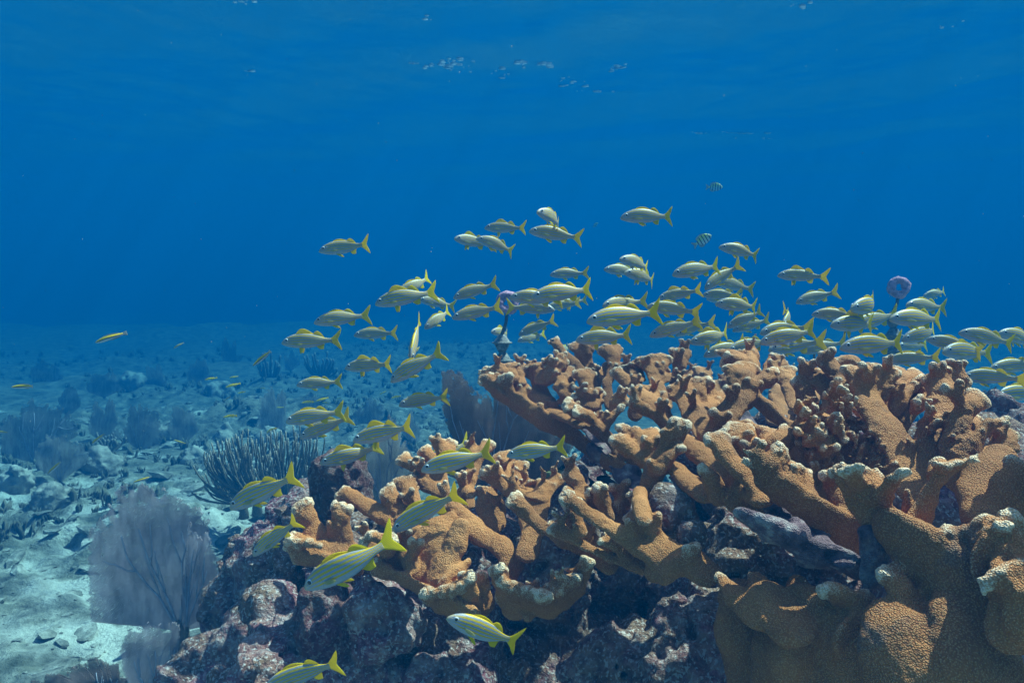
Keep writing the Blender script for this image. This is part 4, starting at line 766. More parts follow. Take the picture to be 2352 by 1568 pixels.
def fin_mesh(name, pts, mat, c, t=.004, y0=0.0, tilt=0.0, piv=(0, 0)):
    P2 = np.array(pts, float); cen = P2.mean(0); n = len(P2)
    def lift(Q, dy):
        r = np.stack([Q[:, 0], np.full(len(Q), dy), Q[:, 1]], -1)
        if tilt:
            q = Q[:, 1] - piv[1]; q2 = Q[:, 0] - piv[0]
            r[:, 1] += math.sin(tilt) * (np.abs(q) + .8 * np.maximum(q2, 0)); 
        r[:, 1] += y0; return r
    inner = cen + (P2 - cen) * .82
    V = np.concatenate([lift(P2, 0), lift(inner, t), lift(inner, -t)])
    F_ = [tuple(range(n, 2 * n)), tuple(range(3 * n - 1, 2 * n - 1, -1))]
    for i in range(n):
        j = (i + 1) % n; F_.append((i, j, n + j, n + i)); F_.append((j, i, 2 * n + i, 2 * n + j))
    return mesh_obj(name, bendy(V, c), F_, mat, None, False)
def ball(name, cen, r, mat, c, flat=.45, sub=2):
    v, f = ico(sub); v = v * np.array((r, r * flat, r)) + np.array(cen)
    return mesh_obj(name, bendy(v, c), f, mat)
def mat_grunt():
    m = NT("striped_fish_skin"); sv = m.n("Attribute", attribute_name="sv").outputs["Fac"]; sx = m.n("Attribute", attribute_name="sx").outputs["Fac"]
    tc = m.n("TexCoord").outputs["Object"]; wob = m.math('MULTIPLY', m.math('SUBTRACT', m.noise(tc, 14.0, 2), .5), .10)
    s = m.math('ADD', sv, wob)
    w = m.math('COSINE', m.math('MULTIPLY', m.math('ADD', s, 0.02), 2 * math.pi / 0.335))
    st = m.ramp(w, [(0.55, 0.0), (0.78, 1.0)])
    st = m.ramp(m.math('ADD', m.math('MULTIPLY', w, .5), .5), [(0.43, 0.0), (0.60, 1.0)])
    low = m.ramp(m.math('ADD', m.math('MULTIPLY', s, .5), .5), [(0.14, 0.0), (0.25, 1.0)])
    headfade = m.ramp(sx, [(0.05, 0.25), (0.20, 1.0)])
    st = m.math('MULTIPLY', m.math('MULTIPLY', st, low), headfade)
    sc = m.voro(tc, 120.0); silver = m.ramp(sc, [(0.1, (0.34, 0.36, 0.47)), (0.6, (0.27, 0.285, 0.38))])
    back = m.ramp(m.math('ADD', m.math('MULTIPLY', s, .5), .5), [(0.10, (0.46, 0.49, 0.55)), (0.28, (0.32, 0.34, 0.44)), (0.62, (0.215, 0.22, 0.32)), (0.96, (0.28, 0.225, 0.13))])
    col = m.mix(0.45, back, silver)
    col = m.mix(m.math('MULTIPLY', st, 1.0), col, (0.62, 0.37, 0.004))
    nose = m.ramp(sx, [(0.0, 0.6), (0.07, 0.0)]); col = m.mix(nose, col, (0.50, 0.36, 0.12))
    gill = m.ramp(m.math('ABSOLUTE', m.math('SUBTRACT', sx, m.math('SUBTRACT', 0.225, m.math('MULTIPLY', m.math('MULTIPLY', sv, sv), .05)))), [(0.0, .35), (0.008, 0.0)])
    col = m.mix(gill, col, (0.16, 0.15, 0.14))
    return m.surf(m.bsdf(col, 0.42, m.bump(sc, .0012, .3), .3, Metallic=m.math('MULTIPLY', m.math('SUBTRACT', 1.0, st), .12)))
def mat_fin(name, col):
    m = NT(name); tc = m.n("TexCoord").outputs["Object"]
    wv = m.n("TexWave", {"Vector": tc, "Scale": 22.0, "Distortion": 1.2}, bands_direction='Z').outputs[1]
    c = m.mix(wv, tuple(x * .88 for x in col), tuple(min(1, x * 1.08) for x in col))
    d = m.n("BsdfDiffuse", {0: c}).outputs[0]; t = m.n("BsdfTranslucent", {0: c}).outputs[0]
    return m.surf(m.n("MixShader", {0: .5, 1: d, 2: t}).outputs[0])
def flat_mat(name, col, rough=.3, spec=.5):
    m = NT(name); return m.surf(m.bsdf(col, rough, None, spec))
M_GR = mat_grunt(); M_FIN = mat_fin("yellow_fin", (0.88, 0.66, 0.008)); M_CLR = mat_fin("clear_fin", (0.60, 0.52, 0.22))
M_IRIS = flat_mat("fish_iris", (0.50, 0.52, 0.54), .25); M_PUP = flat_mat("fish_pupil", (0.006, 0.006, 0.010), .1, .8)
GT = [(0, -.008, -.030, .006), (.02, .022, -.045, .022), (.06, .058, -.062, .036), (.11, .088, -.078, .046), (.18, .115, -.094, .055), (.27, .136, -.106, .060), (.36, .142, -.110, .060), (.46, .134, -.108, .056), (.56, .112, -.096, .046), (.65, .078, -.070, .033), (.72, .050, -.046, .021), (.78, .038, -.036, .014), (.84, .036, -.036, .008)]
G_FINS = dict(
    tail_fin=[(.79, .032), (.84, .048), (.90, .098), (.95, .150), (1.0, .190), (.995, .150), (.972, .085), (.940, .020), (.935, 0), (.942, -.022), (.972, -.085), (.992, -.142), (.997, -.178), (.95, -.142), (.90, -.092), (.84, -.046), (.79, -.032)],
    dorsal_fin=[(.26, .125), (.29, .152), (.34, .168), (.40, .170), (.46, .158), (.52, .134), (.545, .122), (.575, .150), (.605, .156), (.64, .142), (.68, .108), (.715, .062), (.70, .048), (.62, .08), (.5, .11), (.38, .13)],
    anal_fin=[(.575, -.085), (.60, -.112), (.632, -.138), (.665, -.142), (.70, -.136), (.702, -.10), (.715, -.050), (.68, -.05), (.63, -.07)])
G_UP = [(.24, .120), (.27, .165), (.31, .205), (.36, .218), (.42, .200), (.48, .165), (.545, .122), (.575, .160), (.605, .170), (.64, .152), (.68, .112), (.715, .062), (.70, .048), (.62, .08), (.5, .11), (.38, .13)]
PELV = [(.30, -.095), (.34, -.120), (.39, -.150), (.435, -.162), (.43, -.140), (.41, -.118), (.38, -.103)]
PELVD = [(.30, -.095), (.305, -.14), (.315, -.185), (.335, -.205), (.355, -.165), (.37, -.12), (.36, -.10)]
PECT = [(.235, -.020), (.28, -.012), (.335, -.022), (.375, -.042), (.34, -.056), (.28, -.056), (.24, -.044)]
def grunt_proto(c, up, pd):
    b = body_mesh("striped_fish", GT, M_GR, c); k = []
    for nme, pts in G_FINS.items():
        if nme == 'dorsal_fin' and up: pts = G_UP
        k.append(fin_mesh(nme, pts, M_FIN, c, .0045))
    for s in (-1, 1):
        k.append(fin_mesh("pelvic_fin", PELVD if pd else PELV, M_FIN, c, .003, s * .022, s * .25, (.3, -.1)))
        k.append(fin_mesh("pectoral_fin", PECT, M_CLR, c, .003, s * .059, s * .30, (.235, -.03)))
        e = ball("eye", (.098, s * .0385, .030), .0300, M_IRIS, c, .40); p = ball("pupil", (.097, s * .0445, .030), .0215, M_PUP, c, .42); p.parent = e; k.append(e)
    for o in k: o.parent = b
    return b
def mat_bands(name, fn):
    m = NT(name); sv = m.n("Attribute", attribute_name="sv").outputs["Fac"]; sx = m.n("Attribute", attribute_name="sx").outputs["Fac"]
    return m.surf(m.bsdf(fn(m, m.math('ADD', m.math('MULTIPLY', sv, .5), .5), sx), .4, None, .4))
M_WR = mat_bands("wrasse_skin", lambda m, v, x: m.ramp(v, [(0.0, (0.62, 0.60, 0.60)), (0.34, (0.50, 0.46, 0.48)), (0.40, (0.06, 0.035, 0.03)), (0.52, (0.08, 0.05, 0.03)), (0.58, (0.90, 0.52, 0.02)), (0.88, (0.90, 0.56, 0.02)), (0.97, (0.16, 0.20, 0.03))]))
M_WY = mat_bands("yellow_wrasse_skin", lambda m, v, x: m.ramp(v, [(0.0, (0.60, 0.58, 0.50)), (0.3, (0.75, 0.62, 0.20)), (0.45, (0.85, 0.58, 0.02)), (0.95, (0.75, 0.55, 0.02))]))
M_SJ = mat_bands("banded_fish_skin", lambda m, v, x: m.mix(m.ramp(m.math('ADD', m.math('MULTIPLY', m.math('COSINE', m.math('MULTIPLY', m.math('ADD', x, .02), 2 * math.pi / .145)), .5), .5), [(.70, 0), (.82, 1)]), m.ramp(v, [(0.2, (0.60, 0.64, 0.68)), (.75, (.75, .72, .15))]), (.05, .06, .10)))
M_DK = mat_bands("dark_fish_skin", lambda m, v, x: m.ramp(v, [(0, (.010, .012, .020)), (1, (.016, .018, .03))]))
M_GN = mat_bands("green_fish_skin", lambda m, v, x: m.mix(m.ramp(m.math('ADD', m.math('MULTIPLY', m.math('COSINE', m.math('MULTIPLY', v, 58.0)), .5), .5), [(.4, 0), (.8, 1)]), (.16, .20, .17), (.24, .23, .05)))
M_CLR2 = mat_fin("pale_fin", (0.40, 0.40, 0.38)); M_DFIN = mat_fin("dark_fin", (0.012, 0.014, 0.022)); M_GFIN = mat_fin("green_fin", (0.10, 0.13, 0.10))
WT = [(0, .0, -.012, .004), (.04, .026, -.032, .018), (.12, .055, -.055, .032), (.25, .078, -.072, .042), (.42, .082, -.074, .042), (.58, .070, -.064, .035), (.72, .052, -.048, .024), (.82, .040, -.038, .014), (.88, .038, -.036, .007)]
ST = [(0, -.01, -.03, .005), (.04, .06, -.07, .025), (.10, .13, -.12, .045), (.20, .21, -.18, .062), (.32, .25, -.215, .068), (.45, .25, -.22, .064), (.58, .20, -.18, .05), (.68, .11, -.10, .032), (.75, .055, -.055, .016), (.82, .05, -.05, .008)]
def simple_proto(name, tab, mat, fmat, c, tail, dors, anal, eyer, eyex, eyez, eyew):
    b = body_mesh(name, tab, mat, c, 24, 16); k = [fin_mesh("tail_fin", tail, fmat, c, .004), fin_mesh("dorsal_fin", dors, fmat, c, .004), fin_mesh("anal_fin", anal, fmat, c, .004)]
    for s in (-1, 1):
        e = ball("eye", (eyex, s * eyew, eyez), eyer, M_IRIS, c, .45, 1); p = ball("pupil", (eyex, s * (eyew + eyer * .32), eyez), eyer * .6, M_PUP, c, .4, 1); p.parent = e; k.append(e)
    for o in k: o.parent = b
    return b
WTAIL = [(.85, .032), (.92, .055), (.985, .072), (1.0, .045), (.99, 0), (1.0, -.045), (.985, -.07), (.92, -.053), (.85, -.032)]
WDOR = [(.24, .07), (.30, .105), (.5, .110), (.70, .090), (.80, .075), (.79, .040), (.6, .055), (.4, .07)]
WANA = [(.48, -.06), (.52, -.095), (.66, -.088), (.79, -.07), (.78, -.036), (.6, -.05)]
STAIL = [(.76, .045), (.86, .11), (.98, .19), (1.0, .16), (.93, .02), (.92, 0), (.93, -.02), (.99, -.15), (.97, -.18), (.86, -.10), (.76, -.045)]
SDOR = [(.22, .20), (.28, .27), (.45, .30), (.60, .28), (.72, .22), (.73, .13), (.68, .09), (.5, .2), (.35, .235)]
SANA = [(.42, -.20), (.50, -.27), (.62, -.27), (.72, -.20), (.72, -.10), (.66, -.09), (.55, -.16)]
PROTO = {}
for c in (-.5, -.25, 0.0, .25, .5):
    for up in (0, 1): PROTO[('g', c, up)] = grunt_proto(c, up, up)
for c in (-.4, .4): PROTO[('w', c)] = simple_proto("wrasse", WT, M_WR, M_CLR2, c, WTAIL, WDOR, WANA, .016, .075, .008, .022); PROTO[('y', c)] = simple_proto("wrasse", WT, M_WY, M_FIN, c, WTAIL, WDOR, WANA, .016, .075, .008, .022)
PROTO['s'] = simple_proto("banded_fish", ST, M_SJ, M_CLR2, 0.1, STAIL, SDOR, SANA, .03, .10, .05, .04)
PROTO['d'] = simple_proto("dark_fish", ST, M_DK, M_DFIN, 0.1, STAIL, SDOR, SANA, .018, .12, .07, .05)
PROTO['n'] = simple_proto("green_fish", GT, M_GN, M_GFIN, 0.1, G_FINS['tail_fin'], G_FINS['dorsal_fin'], G_FINS['anal_fin'], .028, .095, .03, .04)
used = set()
def copy_tree(o, parent=None):
    c = o.copy(); C.objects.link(c); c.parent = parent
    for ch in list(o.children): copy_tree(ch, c)
    return c
def place(key, pan, x1, y1, x2, y2, yaw, L, label, cat, group, d=None, roll=0.0):
    pr = PROTO[key]
    if key in used: o = copy_tree(pr)
    else: o = pr; used.add(key)
    ox, oy, s = PAN[pan]; a = np.array((ox + x1 * s, oy + y1 * s)); b = np.array((ox + x2 * s, oy + y2 * s))
    ya = R(yaw); ln = np.linalg.norm(a - b)
    if d is None: d = L * math.cos(ya) * F / ln
    else: L = d * ln / F / max(math.cos(ya), .2)
    A_ = Vector(P(a[0], a[1], d - L * math.sin(ya) / 2)); B_ = Vector(P(b[0], b[1], d + L * math.sin(ya) / 2))
    X = (B_ - A_); L3 = X.length; X.normalize(); Z = Vector((0, -.0, 1)); Z = (Z - X * Z.dot(X)).normalized(); Y = Z.cross(X)
    if roll: Z, Y = (Z * math.cos(roll) + Y * math.sin(roll)), (Y * math.cos(roll) - Z * math.sin(roll))
    M = Matrix((X, Y, Z)).transposed().to_4x4(); M.translation = A_
    o.matrix_world = M @ Matrix.Scale(L3, 4)
    tag(o, label, cat, group)
frng = random.Random(3)
GL = [
 (2, 295, 340, 657, 298, 0, "striped fish alone in open blue, farthest from the school at left"),
 (2, 1205, 255, 1460, 310, 25, "small striped fish half hidden at the left of the top cluster"),
 (2, 1352, 255, 1640, 350, 15, "striped fish angled head up, lowest of the top cluster"),
 (2, 1408, 185, 1700, 195, 0, "striped fish with raised yellow fin in the middle of the top cluster"),
 (2, 1760, 75, 1985, 165, 42, "striped fish turned away with edge on tail, topmost of the top cluster"),
 (2, 1708, 205, 2070, 258, 0, "striped fish with bright eye at the right of the top cluster"),
 (3, 113, 95, 425, 88, 0, "lone striped fish in the highest open water right of the top cluster"),
 (2, 815, 635, 1080, 510, 10, "striped fish with head hidden above the large orange backed one"),
 (2, 672, 695, 1095, 610, 0, "large orange backed striped fish leading the middle of the school"),
 (2, 965, 665, 1215, 715, 25, "thin striped fish crossing behind the tail of the large orange backed one"),
 (2, 1003, 860, 1200, 735, 35, "dull striped fish swimming head down below the crossing one"),
 (2, 1198, 655, 1500, 560, 0, "greyish striped fish tilted nose down above the bright yellow one"),
 (2, 1190, 790, 1532, 715, 0, "bright yellow striped fish with tail against the purple float"),
 (2, 1848, 500, 2112, 490, 15, "dim striped fish above the overlapping pair near the purple float"),
 (2, 1575, 650, 1960, 670, 0, "striped fish whose body is covered by the fish overlapping its right side"),
 (2, 1720, 650, 2160, 595, 0, "big striped fish overlapping another just right of the purple float"),
 (2, 1880, 735, 1545, 720, 0, "striped fish facing right under the overlapping pair"),
 (2, 1820, 722, 2050, 690, 15, "mostly hidden striped fish showing its yellow tail under the big pair"),
 (2, 1900, 710, 2100, 668, 15, "rearmost hidden striped fish with yellow tail under the big pair"),
 (2, 262, 820, 645, 768, 0, "pale striped fish above the two leading fish at left"),
 (2, 45, 955, 445, 942, 0, "striped fish with all fins spread, leftmost leader of the school"),
 (2, 530, 905, 838, 892, 0, "brownish striped fish with white lips behind the leaders"),
 (2, 908, 1078, 975, 795, 30, "striped fish diving straight down seen from above"),
 (2, 775, 1215, 1130, 1010, 0, "tan striped fish slanting down beside the diving one"),
 (2, 470, 1125, 810, 1098, 0, "pale striped fish left of the slanting tan one"),
 (2, 145, 1240, 455, 1222, 0, "compact striped fish alone below the leaders at left"),
 (2, 830, 1375, 1175, 1308, 0, "striped fish just in front of the big brown sea fan"),
 (2, 72, 1485, 462, 1420, 0, "upper fish of the overlapping pair above the sea rods"),
 (2, 168, 1594, 518, 1450, 0, "lower fish of the overlapping pair above the sea rods"),
 (2, 1452, 882, 1612, 900, 52, "stubby bright striped fish turned away in front of the beaded mooring line"),
 (2, 1637, 905, 1885, 800, 5, "dark brown striped fish nose down right of the stubby one"),
 (2, 1630, 945, 1840, 895, 22, "pale striped fish hidden beneath the dark brown nose down one"),
 (2, 1885, 1015, 2012, 985, 50, "small orange striped fish swimming away above the coral tips"),
 (0, 1347, 737, 1520, 716, 0, "large striped fish in front at the centre of the school"),
 (0, 1384, 701, 1482, 692, 20, "striped fish showing only its back above the large central one"),
 (2, 2020, 940, 2420, 905, 0, "orange striped fish just under the large central one"),
 (3, 660, 258, 915, 312, 5, "grey striped fish nose up alone at the upper right"),
 (3, 108, 325, 318, 372, 38, "striped fish turned away on top of the trio at upper centre"),
 (3, 22, 383, 240, 400, 15, "pale striped fish at the left of the trio at upper centre"),
 (3, 135, 400, 350, 450, 20, "pale striped fish at the bottom of the trio at upper centre"),
 (3, 400, 412, 690, 360, 0, "striped fish with folded fins right of the trio"),
 (3, 580, 492, 772, 355, 10, "striped fish diving steeply over its neighbours at right of the trio"),
 (3, 640, 450, 858, 498, 10, "yellow finned striped fish behind the steeply diving one"),
 (3, 322, 545, 568, 498, 5, "striped fish level with the steep diver, to its left"),
 (3, 568, 525, 800, 530, 10, "brownish striped fish directly beneath the steep diver"),
 (3, 640, 572, 920, 600, 0, "long striped fish below the brownish one under the steep diver"),
 (3, 590, 545, 780, 560, 20, "striped fish almost wholly hidden behind the brownish one"),
 (3, 262, 588, 550, 625, 5, "bright striped fish tilted nose up right of the large central one"),
 (3, 275, 752, 560, 668, 5, "dim striped fish right below the bright nose up one"),
 (3, 420, 748, 605, 665, 20, "dim striped fish wedged behind the dim nose down one"),
 (3, 498, 787, 770, 738, 5, "dim striped fish over the knobbed coral tips, middle of a slanting row"),
 (3, 705, 705, 918, 610, 5, "striped fish slanting nose down above the pale finned one"),
 (3, 735, 722, 945, 662, 18, "pale finned striped fish half covered by the slanting one"),
 (3, 1012, 695, 1085, 600, 50, "small striped fish diving away in the gap at right"),
 (3, 885, 790, 1225, 720, 0, "large brown striped fish in front of the right hand crowd"),
 (3, 888, 735, 1140, 700, 20, "striped fish peeking above the large brown one"),
 (3, 575, 862, 830, 785, 10, "shadowed striped fish lowest over the centre coral tips"),
 (3, 708, 835, 960, 775, 15, "shadowed striped fish behind the lowest one over the coral"),
 (3, 935, 828, 1200, 785, 18, "striped fish peeking below the large brown one"),
 (3, 1115, 842, 1375, 785, 10, "thin striped fish nosing in behind the twiggy soft coral"),
 (3, 1330, 817, 1725, 790, 0, "long olive striped fish over the right hand coral tips"),
 (3, 985, 415, 1258, 428, 0, "striped fish alone in open water at right, upper of two"),
 (3, 1087, 567, 1315, 508, 5, "striped fish alone in open water at right, lower of two"),
 (3, 1175, 632, 1440, 640, 10, "brown striped fish at the left of the right hand cluster"),
 (3, 1390, 600, 1612, 575, 38, "deep bodied striped fish with edge on tail in the right hand cluster"),
 (3, 1462, 706, 1400, 632, 55, "small yellow striped fish facing the camera in the right hand cluster"),
 (3, 1280, 690, 1560, 690, 15, "striped fish underneath, mostly hidden in the right hand cluster"),
 (3, 1400, 700, 1660, 628, 18, "striped fish with raised tail behind the deep bodied one"),
 (3, 1605, 657, 1940, 660, 0, "bright level striped fish in front of the far mooring line"),
 (3, 1697, 580, 1925, 598, 8, "striped fish with forked tail below the far purple float"),
 (3, 1790, 535, 1952, 500, 12, "striped fish highest beside the far purple float"),
 (3, 1672, 775, 1940, 712, 10, "striped fish climbing tail up right of the far mooring line"),
 (3, 1812, 768, 2115, 842, 5, "pale striped fish slanting head up at right"),
 (3, 1900, 838, 2180, 850, 15, "striped fish showing only belly and tail under the pale slanting one"),
 (3, 1650, 812, 1850, 800, 20, "striped fish squeezed between the long olive one and its neighbour"),
 (3, 1585, 890, 1895, 868, 0, "striped fish with bright eye low above the white topped blades"),
 (3, 1990, 732, 2330, 800, 0, "olive striped fish heading left near the right edge"),
 (3, 2210, 735, 2480, 800, 8, "striped fish cut off by the right edge, highest of those"),
 (3, 2160, 935, 2450, 905, 5, "striped fish cut off by the right edge above the pale one"),
 (3, 2005, 978, 2340, 985, 0, "striped fish low at right with tail at the picture edge"),
 (3, 2190, 1085, 2480, 1060, 5, "pale striped fish lowest at the right edge in blue water"),
 (3, 2080, 1335, 2250, 1480, 5, "striped fish diving behind coral at the right edge, lower of two"),
 (3, 2200, 1285, 2430, 1440, 5, "striped fish diving behind coral at the right edge, upper of two"),
 (4, 625, 92, 1020, 0, 0, "striped fish above the dark rock stump, tail raised"),
 (4, 425, 228, 815, 145, 0, "dull shaded striped fish resting over the dark rock stump"),
 (4, 1040, 272, 1488, 165, 0, "large front striped fish of the pair over the low coral"),
 (4, 1036, 232, 1370, 112, 12, "rear striped fish of the pair over the low coral"),
 (4, 1560, 182, 1932, 132, 0, "striped fish hovering under the dark arm of the upper coral"),
 (4, 808, 332, 905, 305, 58, "small striped fish turned tail on above the low coral"),
 (0, 527, 1165, 686, 1090, 0, "bright striped fish gliding down over pale sand"),
 (4, 15, 790, 310, 555, 0, "striped fish gliding down at the left tip of the low coral"),
 (4, 862, 640, 1295, 385, 0, "striped fish slanting across the middle of the low coral"),
 (4, 328, 985, 890, 722, 0, "largest striped fish nearest the camera before the low coral"),
 (4, 1200, 1165, 1665, 1355, 8, "striped fish facing up under the low coral in the dark hollow"),
 (4, 85, 1600, 575, 1405, 0, "striped fish cut by the bottom edge over pale rock"),
]
for i, (pan, x1, y1, x2, y2, yaw, lab) in enumerate(GL):
    hid = any(w in lab for w in ("hidden", "behind", "peeking", "only its back", "underneath", "covered", "squeezed", "half covered", "rear striped", "crossing behind"))
    up = 'fins spread' in lab or 'raised yellow' in lab or frng.random() < .14
    c = frng.choice((-.5, -.25, -.25, 0.0, 0.0, .25, .25, .5))
    if 'tail on' in lab or 'edge on' in lab or 'away' in lab: c = .5
    place(('g', c, int(up)), pan, x1, y1, x2, y2, yaw + frng.uniform(-12, 14), 0.165 * (1.10 if hid else 1.0) * frng.uniform(.96, 1.05), lab, "fish", "yellow striped fish in the school", roll=frng.uniform(-.12, .12), d=next((v for k, v in (("dark hollow", 1.0), ("left tip of the low", 1.42), ("hovering under the dark", 1.32)) if k in lab), None))
for o in PROTO.values():
    pass
WL = [
 (1, 640, 285, 838, 218, 'w', "yellow backed wrasse, longest of the left slope, highest at left"), (1, 1165, 325, 1232, 285, 'w', "small pinkish wrasse right of the longest one"), (1, 1700, 440, 1830, 335, 'w', "dark striped yellow wrasse nose down below the leading fish"), (1, 75, 585, 255, 575, 'w', "level olive wrasse near the left edge"),
 (1, 1375, 535, 1455, 522, 'y', "tiny wrasse left of the loose wrasse cluster in the haze"), (1, 1540, 522, 1600, 512, 'y', "tiny dim wrasse topmost in the loose wrasse cluster"), (1, 1515, 585, 1612, 560, 'y', "tiny tilted wrasse in the middle of the loose wrasse cluster"), (1, 1597, 625, 1655, 615, 'y', "tiny dim wrasse right of the tilted one"), (1, 1510, 675, 1560, 640, 'w', "tiny reddish wrasse lowest in the loose wrasse cluster"),
 (1, 1500, 785, 1605, 772, 'y', "lemon yellow wrasse above the sea rods"), (1, 1745, 592, 1785, 590, 'y', "tiny bright yellow fish left of the compact striped fish"), (1, 2025, 690, 2115, 678, 'y', "slender yellow fish left in the group above the overlapping pair"), (1, 2120, 680, 2208, 655, 'y', "slender yellow fish right in the group above the overlapping pair"), (1, 2090, 695, 2130, 676, 'y', "short yellow fish in the middle of the group above the overlapping pair"), (1, 2165, 686, 2212, 692, 'y', "faint yellow fish lowest in the group above the overlapping pair"), (1, 2262, 660, 2298, 657, 'y', "tiny yellow fish right of the group above the overlapping pair"),
 (1, -30, 885, 72, 887, 'w', "yellow backed wrasse cut by the left edge"), (1, 615, 965, 715, 890, 'w', "yellow wrasse nose down over the dim fans"), (1, 1170, 940, 1255, 970, 'w', "brownish wrasse nose up left of the sea rods"), (1, 320, 1165, 425, 1075, 'w', "pale pink wrasse nose down in front of the dim left fan"), (1, 895, 1225, 1015, 1188, 'w', "yellow wrasse over the rubble above the mauve fan"), (1, 1790, 897, 1872, 855, 'w', "yellow backed wrasse beside the right hand sea rod"), (1, 1855, 722, 1907, 720, 'y', "tiny greenish yellow fish left of the overlapping pair"), (1, 1770, 1042, 1822, 1038, 'y', "tiny yellow fish among the sea rod fingers"), (1, 1050, 1390, 1127, 1385, 'y', "small olive fish in front of the mauve fan top"),
 (7, 715, 985, 825, 945, 'y', "yellow wrasse in front of the mauve fan base"), (7, 1255, 970, 1278, 995, 'y', "tiny yellow fish by the root of the mauve fan"), (7, 120, 800, 162, 832, 'y', "small dark yellow fish over the sand at left"),
 (2, 705, 1305, 747, 1283, 'y', "tiny yellow fish left of the one before the brown fan"), (2, 780, 1330, 852, 1312, 'y', "slim yellow fish touching the tail space before the brown fan"), (2, 733, 1377, 762, 1366, 'y', "speck of a yellow fish under the slim one near the brown fan"), (2, 800, 1388, 832, 1380, 'y', "faint yellow fish under the snout before the brown fan"), (4, 100, 42, 167, 12, 'y', "yellow wrasse at the upper edge of the left sea rod"), (4, 725, 350, 766, 340, 'y', "tiny yellow fish before the pale grey fan"),
]
for pan, x1, y1, x2, y2, k, lab in WL:
    place((k, frng.choice((-.4, .4))), pan, x1, y1, x2, y2, frng.uniform(-8, 8), 0.085 if k == 'w' else 0.07, lab, "fish", "small wrasses near the sea floor")
place('s', 0, 1634, 540, 1590, 566, 10, .12, "small banded fish with yellow bars in open blue water", "fish", "banded fish", roll=.1)
place('s', 0, 1660, 430, 1620, 430, 20, .16, "faint pale banded fish higher up in open blue", "fish", "banded fish")
place('s', 0, 1374, 512, 1362, 522, 20, .10, "tiny ghostly fish beside the top cluster in the blue", "fish", "banded fish")
place('d', 5, 1062, 1010, 862, 985, 15, .15, "black oval fish in the dark gap under the upper coral", "fish", None, d=1.78)
place('d', 5, 680, 905, 830, 895, 15, .15, "black fish with crescent tail just left of the oval one", "fish", None, d=2.0)
place('n', 5, 540, 975, 790, 905, 15, .16, "green striped fish in the shade behind the low coral", "fish", None, d=1.82)
place('n', 4, 1475, 192, 1660, 130, 25, .16, "small green fish peering out behind the hovering striped fish", "fish", None)

# ------------------------------------------------------------------ mooring lines with purple floats
def lathe(pr, ns=14):
    V = []; Fc = []
    for z, r in pr:
        for k in range(ns): V.append((r * math.cos(6.2832 * k / ns), r * math.sin(6.2832 * k / ns), z))
    for i in range(len(pr) - 1):
        for k in range(ns): Fc.append((i * ns + k, i * ns + (k + 1) % ns, (i + 1) * ns + (k + 1) % ns, (i + 1) * ns + k))
    Fc.append(tuple(range(ns - 1, -1, -1))); Fc.append(tuple((len(pr) - 1) * ns + k for k in range(ns)))
    return V, Fc
M_PUR = simple("purple_crust", (0.55, 0.28, 0.36), .9, 60.0, .5, .01); M_LINE = simple("dark_line", (0.10, 0.09, 0.10), .9, 80.0); M_BEAD = simple("fouled_bead", (0.20, 0.175, 0.16), .9, 60.0, .8, .01)
def mooring(fx, fy, fr, sx, sy0, sy1, d, ringtilt, label):
    b = P(sx, sy1, d); b[2] = gz(b[0], b[1]); root = empty("mooring_line", b); tag(root, label, "mooring line")
    s = d / F; B0 = b
    def loc(px, py): return P(px, py, d) - B0
    c = loc(fx, fy); n = 22; mr = fr * s * .68; tr = fr * s * .34; V = []; Fc = []
    for i in range(n):
        a = 6.2832 * i / n; e = np.array((math.cos(a), 0.25 * math.sin(a) * ringtilt, math.sin(a)))
        for k in range(12):
            t = 6.2832 * k / 12; q = tr * (1 + .18 * math.sin(3 * a + k) + .25 * float(vnoise(np.array([[math.cos(a) * 2, math.sin(a) * 2, k * .5]]), 1.3, 4)[0])) 
            V.append(c + e * (mr + q * math.cos(t)) + np.array((0, -1, .25)) * q * math.sin(t))
    for i in range(n):
        for k in range(12): Fc.append((i * 12 + k, ((i + 1) % n) * 12 + k, ((i + 1) % n) * 12 + (k + 1) % 12, i * 12 + (k + 1) % 12))
    mesh_obj("float_ring", V, Fc, M_PUR, root)
    mb = MB(); top = loc(fx - 2, fy + fr * .8); st = loc(sx, sy0); mb.add(tube([top, (top + st) / 2 + (.006, 0, 0), st], [.008, .007, .009], 7)); mb.build("line", M_LINE, root)
    z = st[2]; bl = .078; k = 0
    while z > .1 and k < 14:
        mb = MB(); v, f = lathe([(0, .016), (-.008, .024), (-.030, .040), (-.036, .048), (-.042, .040), (-.066, .026), (-.078, .017)])
        v = [(x * fr / 26 * .85 + st[0] + (k * .4 % .011), y * fr / 26 * .85 + st[1], zz + z) for x, y, zz in v]; mb.add((v, f)); bd = mb.build("bead", M_BEAD, root)
        rb = MB(); rb.add(lathe([(z - .033, .050 * fr / 26 * .85), (z - .036, .053 * fr / 26 * .85), (z - .039, .050 * fr / 26 * .85)])); rb.V = [(x + st[0] + (k * .4 % .011), y + st[1], q) for x, y, q in rb.V]; rb.build("rim", simple_rim, bd)
        z -= bl; k += 1
    mb = MB(); mb.add(tube([(st[0], st[1], z), (st[0] * .4, 0, z * .4), (0, 0, -.05)], [.008] * 3, 6)); mb.build("line", M_LINE, root)
simple_rim = simple("pale_rim", (0.20, 0.18, 0.16), .9, 60.0)
mooring(1167, 694, 26, 1153, 768, 860, 3.0, 1.0, "beaded dark mooring line with a purple ring float behind the left coral plate")
mooring(2065, 660, 25, 2052, 715, 880, 3.3, .4, "far beaded mooring line with a pale violet ring float at right")
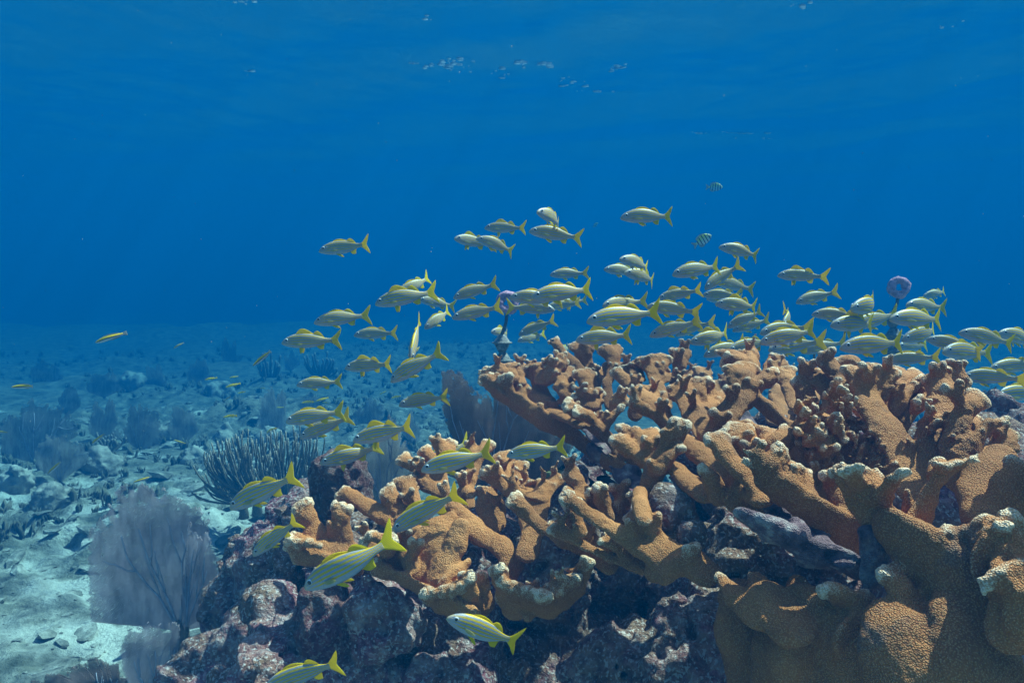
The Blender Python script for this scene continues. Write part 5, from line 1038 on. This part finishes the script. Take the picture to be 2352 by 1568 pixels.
# pale flecks modelled in place of surface glints, and specks in the water
def glint():
    r = np.random.RandomState(4); v0, f0 = ico(1); V = []; Fc = []; n = 0
    for px, py, sx, sy, num in ((1030, 150, 70, 12, 46), (950, 145, 20, 5, 10), (1200, 148, 14, 8, 10), (1260, 152, 20, 6, 14), (1300, 190, 40, 16, 20), (1420, 156, 24, 8, 24), (1680, 307, 60, 5, 44), (1600, 306, 16, 3, 8), (560, 4, 22, 6, 12), (980, 42, 14, 10, 8), (1850, 12, 40, 10, 8), (1160, 170, 40, 10, 10), (1760, 318, 20, 3, 8), (2180, 60, 60, 16, 6), (570, 165, 14, 8, 6), (1360, 210, 60, 6, 8)):
        for _ in range(int(num * .7)):
            x, y = px + r.normal(0, sx * .5), py + r.normal(0, sy * .5); p0 = P(x, y, 1.0); dr = p0 - np.array((0, 0, CAMZ)); k = (SURFZ - CAMZ) / dr[2]; k = (float(wave(np.array([dr[0] * k]), np.array([dr[1] * k]))[0]) - .004 - CAMZ) / dr[2]
            c = np.array((0, 0, CAMZ)) + dr * k; s = (0.004 + .016 * r.rand() ** 3) * k / 6
            V.append(v0 * np.array((s * 2.2, s * 1.6, s * .18)) + c); Fc.append(f0 + n); n += len(v0)
    m = NT("surface_glint"); mat = m.surf(m.n("MixShader", {0: .92, 1: m.n("BsdfDiffuse", {0: (.5, .55, .58, 1)}).outputs[0], 2: m.n("BsdfTranslucent", {0: (.36, .41, .43, 1)}).outputs[0]}).outputs[0])
    o = mesh_obj("surface_glint", np.concatenate(V), np.concatenate(Fc), mat); tag(o, "scattered white flecks standing for glints under the sea surface", "glint", None, "stuff")
glint()
def specks():
    r = np.random.RandomState(9); v0, f0 = ico(1); V = []; Fc = []; n = 0
    for _ in range(200):
        d = r.uniform(.7, 4.5); c = P(r.uniform(-50, 2400), r.uniform(-20, 1500), d); s = r.uniform(.0004, .0011) * (.5 + d * .4)
        V.append(v0 * s * np.array((1, 1, r.uniform(.6, 1.8))) + c); Fc.append(f0 + n); n += len(v0)
    o = mesh_obj("water_specks", np.concatenate(V), np.concatenate(Fc), simple("speck", (.30, .29, .28))); tag(o, "tiny pale specks drifting in the water", "specks", None, "stuff")
specks()
bpy.context.view_layer.update()
for o in [q for q in PROTO.values() if 'label' not in q.keys()]:
    for ch in list(o.children_recursive) + [o]: bpy.data.objects.remove(ch)
